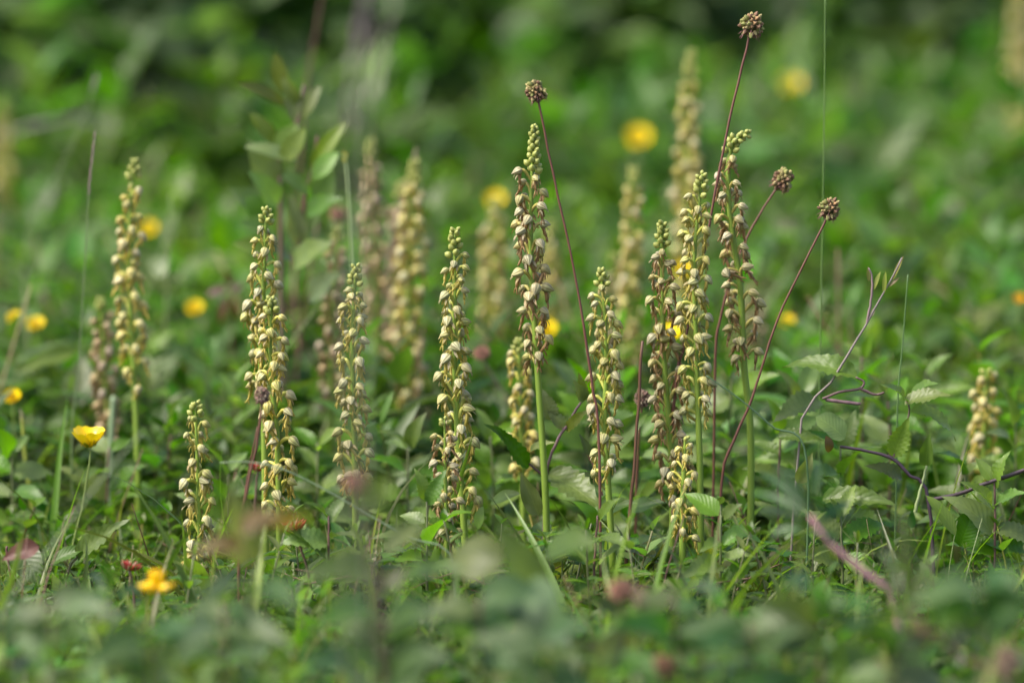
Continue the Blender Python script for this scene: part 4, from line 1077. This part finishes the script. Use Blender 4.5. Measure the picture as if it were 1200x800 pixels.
KINDS = [('clover', 'clover plant with three-part leaves', 'clover', [Proto(clover_parts(k)) for k in (1, 2, 3)], 1.15),
         ('marjoram', 'grey-green marjoram sprig with paired leaves', 'marjoram', [Proto(sprig_parts(k)) for k in (1, 2, 3)], 1.0),
         ('burnet_plant', 'burnet leaves with toothed leaflets', 'burnet', [Proto(pinnate_parts(k)) for k in (1, 2)], 1.0),
         ('leaf_rosette', 'rosette of smooth oval green leaves', 'herb', [Proto(rosette_parts(k)) for k in (1, 2)], 1.0),
         ('narrow_leaf_herb', 'narrow-leaved light green herb', 'herb', [Proto(sprig_parts(k, 6, .085, .026, .24, (.095, .165, .035), kind='lance')) for k in (5, 6)], 1.0)]
rr_ = random.Random(5)
for ki, (nm, look, cat, protos, sc) in enumerate(KINDS):
    for li, (ph, px, d) in enumerate(LAND):
        rels = [('in front of', 0, -.12)]
        if li < len(LAND) - 1: rels.append(('between', .5, -.03))
        if ki in (1, 3): rels.append(('close behind', 0, .14))
        for rel, fx, dd in rels:
            if (li + ki) % 2 and rel != 'between': continue
            if (li + ki) % 3 == 0 and rel == 'between': continue
            if rel == 'between':
                ph2, px2, d2 = LAND[li + 1]
                x, dist = px + (px2 - px) * (.25 + .12 * ki), (d + d2) / 2 + dd - .02 * ki
                lb = f'{look} between {ph} and {ph2}'
            else:
                x, dist = px + rr_.uniform(-34, 34), d + dd + rr_.uniform(-.03, .03)
                lb = f'{look} {rel} {ph}'
            w_ = lb.split()
            rr_.choice(protos).place(nm, lb, cat, foot(x, dist), rr_.uniform(0, 6.28), sc * rr_.uniform(.9, 1.15) * (1.15 if rel == 'close behind' else 1), nm.replace('_', ' ') + ' plants among the orchids')

# ------------------------------------------------------------------ ground cover: what nobody could count
def rots(n, tilt, smin, smax, yaw=None):
    yaw = R.uniform(0, 2 * np.pi, n) if yaw is None else yaw
    ta, td = np.abs(R.normal(0, tilt, n)), R.uniform(0, 2 * np.pi, n)
    cz, sz_ = np.cos(yaw), np.sin(yaw)
    z = np.zeros(n); o = np.ones(n)
    Z = np.stack([np.stack([cz, -sz_, z], 1), np.stack([sz_, cz, z], 1), np.stack([z, z, o], 1)], 1)
    ax = np.stack([np.cos(td), np.sin(td), z], 1)
    K = np.zeros((n, 3, 3))
    K[:, 0, 1], K[:, 0, 2], K[:, 1, 0], K[:, 1, 2], K[:, 2, 0], K[:, 2, 1] = -ax[:, 2], ax[:, 1], ax[:, 2], -ax[:, 0], -ax[:, 1], ax[:, 0]
    s_, c_ = np.sin(ta)[:, None, None], (1 - np.cos(ta))[:, None, None]
    RT = np.eye(3)[None] + s_ * K + c_ * (K @ K)
    return (RT @ Z) * R.uniform(smin, smax, n)[:, None, None]


def wedge(n, d0, d1, margin=.22):
    out = np.zeros((0, 3))
    while len(out) < n:
        d = R.uniform(d0, d1, n); hw = d1 * .125 + margin
        x = R.uniform(-hw, hw, n)
        k = (np.abs(x) < d * .125 + margin) & (d < 5.95 + 0.9 * x)
        out = np.concatenate([out, np.stack([x, d, np.zeros(n)], 1)[k]])
    return out[:n]


def cover(name, label, tpls, zones, mat, tilt=.3, tint=.25, cols=None):
    b = B()
    for n, d0, d1, s0, s1 in zones:
        for tp in tpls:
            k = n // len(tpls)
            t_ = 1 + R.uniform(-tint, tint, (k, 1)) + R.normal(0, .06, (k, 3))
            if cols is not None: t_ = t_ * np.array(cols)[R.integers(0, len(cols), k)]
            b.scatter(tp, wedge(k, d0, d1), rots(k, tilt, s0, s1), R.uniform(0, 1, k), np.clip(t_, .2, 3))
    o = link(name, b.mesh(name, mat))
    return tag(o, label, kind='stuff')


bl = [jn((leaf(7, 2, .045, 'blade', .4, c, twist=tw, tc=(.085, .150, .035)), np.array(RY(-1.45) @ SCL(1)))) for c, tw in ((.3, .3), (.8, -.4), (1.3, .6))]
cover('grass', 'fine green grass blades woven through the meadow herbs', bl,
      [(700, 2.4, 2.9, .04, .10), (1500, 2.9, 3.6, .03, .09), (340, 2.25, 3.5, .10, .18), (2600, 3.6, 6.5, .08, .20)], M_BLADE, .45, .35, [(1, 1, 1), (.85, .92, .9), (1.3, 1.2, .9), (1.7, 1.45, 1.4)])
cover('clover_cover', 'low carpet of small clover leaves', [merge(clover_parts(k, False, .014, .04)) for k in (11, 12, 13)], [(450, 2.7, 2.95, .6, 1.3), (1100, 2.9, 3.7, .45, .95)], M_FINE, .35, .3, [(1, 1, 1), (.85, .95, 1.1), (1.3, 1.2, .8)])
cover('marjoram_cover', 'thicket of marjoram sprigs over the meadow floor', [merge(sprig_parts(k, 4, .05, .019, hi=False)) for k in (11, 12, 13)], [(450, 2.7, 2.95, .55, 1.25), (1300, 2.9, 3.6, .5, 1.05), (120, 2.8, 3.4, 1.0, 1.7)], M_FINE, .4, .3, [(1, 1, 1), (1.2, 1.15, 1.5), (.8, .9, .7), (1.2, 1.15, .7)])
cover('bedstraw_cover', 'mat of bedstraw with tiny whorled leaves', [whorl_parts(k) for k in (1, 2, 3)], [(400, 2.65, 2.95, .45, .95), (1100, 2.9, 3.6, .4, .95)], M_FINE, .5, .3, [(1, 1, 1), (1.2, 1.1, .7)])
cover('oval_leaf_cover', 'mixed oval leaves filling the meadow between the orchids', [merge(rosette_parts(k, False)) for k in (11, 12)], [(420, 2.65, 3.7, .4, .95)], M_FINE, .35, .35, [(1, 1, 1), (.75, .85, .8), (1.2, 1.1, .8)])
cover('meadow_herbs', 'blurred leafy meadow herbs filling the middle distance', [merge(sprig_parts(k, 5, .13, .05, .5, (.066, .15, .03), False)) for k in (21, 22, 23)] + [merge(rosette_parts(k, False)) for k in (21, 22)],
      [(150, 3.22, 3.5, .35, .65), (560, 3.45, 3.9, .45, .95), (900, 3.75, 4.7, .7, 1.35), (1700, 4.6, 7.2, .9, 1.7)], M_FINE, .4, .3, [(.92, .92, .9), (1.1, 1.08, 1.4), (.72, .76, .66), (1.05, 1.0, .65), (.8, .86, .95)])
cover('tall_herbs', 'taller leafy stems rising blurred out of the meadow', [merge(sprig_parts(k, 6, .2, .085, .45, (.066, .15, .03), True)) for k in (41, 42, 43)] + [merge(sprig_parts(k, 7, .2, .075, .2, (.07, .15, .035), False, 'lance')) for k in (44, 45)],
      [(300, 3.5, 4.2, .5, .9), (480, 4.1, 5.2, .65, 1.2), (480, 5.0, 7.4, .9, 1.8)], M_FINE, .3, .3, [(.92, .92, .9), (1.15, 1.12, 1.5), (1.05, 1.0, .65), (.8, .86, .95)])
dt = [tube(spline([(0, 0, 0), (c_, 0, .5), (c_ * 3, .02, 1)], 6), [.007, .003], 4, (1, 1, 1)) for c_ in (.06, .14, -.1)]
dry = B()
for tp in dt:
    for n_, d0, d1, s0, s1 in ((22, 2.7, 3.5, .07, .14), (70, 3.6, 6, .15, .30)):
        cc = np.array([(.30, .24, .12), (.16, .08, .05), (.20, .25, .10), (.13, .06, .05)])[R.integers(0, 4, n_)]
        dry.scatter(tp, wedge(n_, d0, d1), rots(n_, .45, s0, s1), R.uniform(0, 1, n_), cc)
tag(link('dry_stems', dry.mesh('dry_stems', M_STEM)), 'thin dry and reddish stems tangled among the meadow herbs', kind='stuff')
cover('near_herbs', 'blurred leafy herbs close before the camera', [merge(sprig_parts(k, 4, .09, .036, .5, (.066, .14, .038), False)) for k in (31, 32, 33)] + [whorl_parts(6, .1)],
      [(560, 2.2, 2.8, .6, 1.15)], M_FINE, .4, .4, [(1, 1, 1), (1.4, 1.3, 1.8), (.7, .8, .7), (1.3, 1.2, .6), (.8, 1, 1.1)])

# ------------------------------------------------------------------ shrubs at the back
def shrub(label, x, y, w, h, seed, cols):
    r_ = np.random.default_rng(seed)
    root = empty('bramble_bush', label, 'shrub', (x, y, 0), 'dense shrubs behind the meadow')
    lf = leaf(4, 2, .6, 'ovate', .3, .6, tc=(1, 1, 1))
    b = B(); st = B()
    ncl = 40
    for k in range(ncl):
        a = r_.uniform(0, 6.28); rr = math.sqrt(r_.uniform(0, 1)) * w / 2; zz = h * r_.uniform(.12, 1.0) * (1 - .6 * (rr / (w / 2)) ** 2)
        c = np.array([math.cos(a) * rr, math.sin(a) * rr * .8, zz])
        p0 = Vector((c[0] * .25, c[1] * .25, 0))
        st.put(tube(spline([p0, Vector((c[0] * .6, c[1] * .6, zz * .6)), Vector(c)], 7), [.006, .002], 5, (.09, .07, .045)))
        n = 60
        p = r_.normal(0, 1, (n, 3)) * np.array([.12, .12, .06]) + c
        p[:, 2] = np.clip(p[:, 2], .02, None)
        col = np.array(cols[r_.integers(0, len(cols))]) * r_.uniform(.85, 1.2, (n, 1))
        b.scatter(lf, p, rots(n, .55, .06, .12), r_.uniform(0, 1, n), col)
    link('foliage', b.mesh('foliage', M_FINE), root); link('stems', st.mesh('stems', M_STEM), root)


SG = [(.065, .145, .055), (.085, .175, .075), (.055, .115, .04), (.12, .20, .115)]
SD = [(.045, .10, .035), (.065, .135, .05), (.09, .17, .08)]
for i_, (x, y, w, h, c, lb) in enumerate([(-1.3, 5.6, .9, .8, SG, 'green shrub at the meadow edge beyond the yellow-green edge orchid'), (-.72, 5.85, .75, .8, SG, 'green shrub blurred behind the purplish grass plumes'), (-.30, 6.15, .65, .6, SD, 'darkest shrub blurred above the young dogwood shoot'),
                                       (.12, 6.5, .7, .75, SG, 'dark shrub blurred high above the tapering orchid'), (.55, 6.95, .75, .7, SD, 'green shrub blurred between the two highest burnet heads'), (1.0, 7.4, .8, .75, SG, 'dark green shrub blurred above the highest buttercup'),
                                       (1.5, 7.8, .9, .75, SD, 'green shrub blurred above the beige edge orchid'), (-.1, 7.3, 1.1, 1.1, SG, 'tall dark shrub behind the darkest one, above the tallest orchid'), (-.9, 6.7, 1.1, 1.1, SG, 'tall dark shrub rising behind the purplish grass plumes'), (.8, 8.3, 1.2, 1.1, SG, 'tall shrub farthest back behind the highest burnet head')]):
    shrub(lb, x, y, w, h, 40 + i_, c)
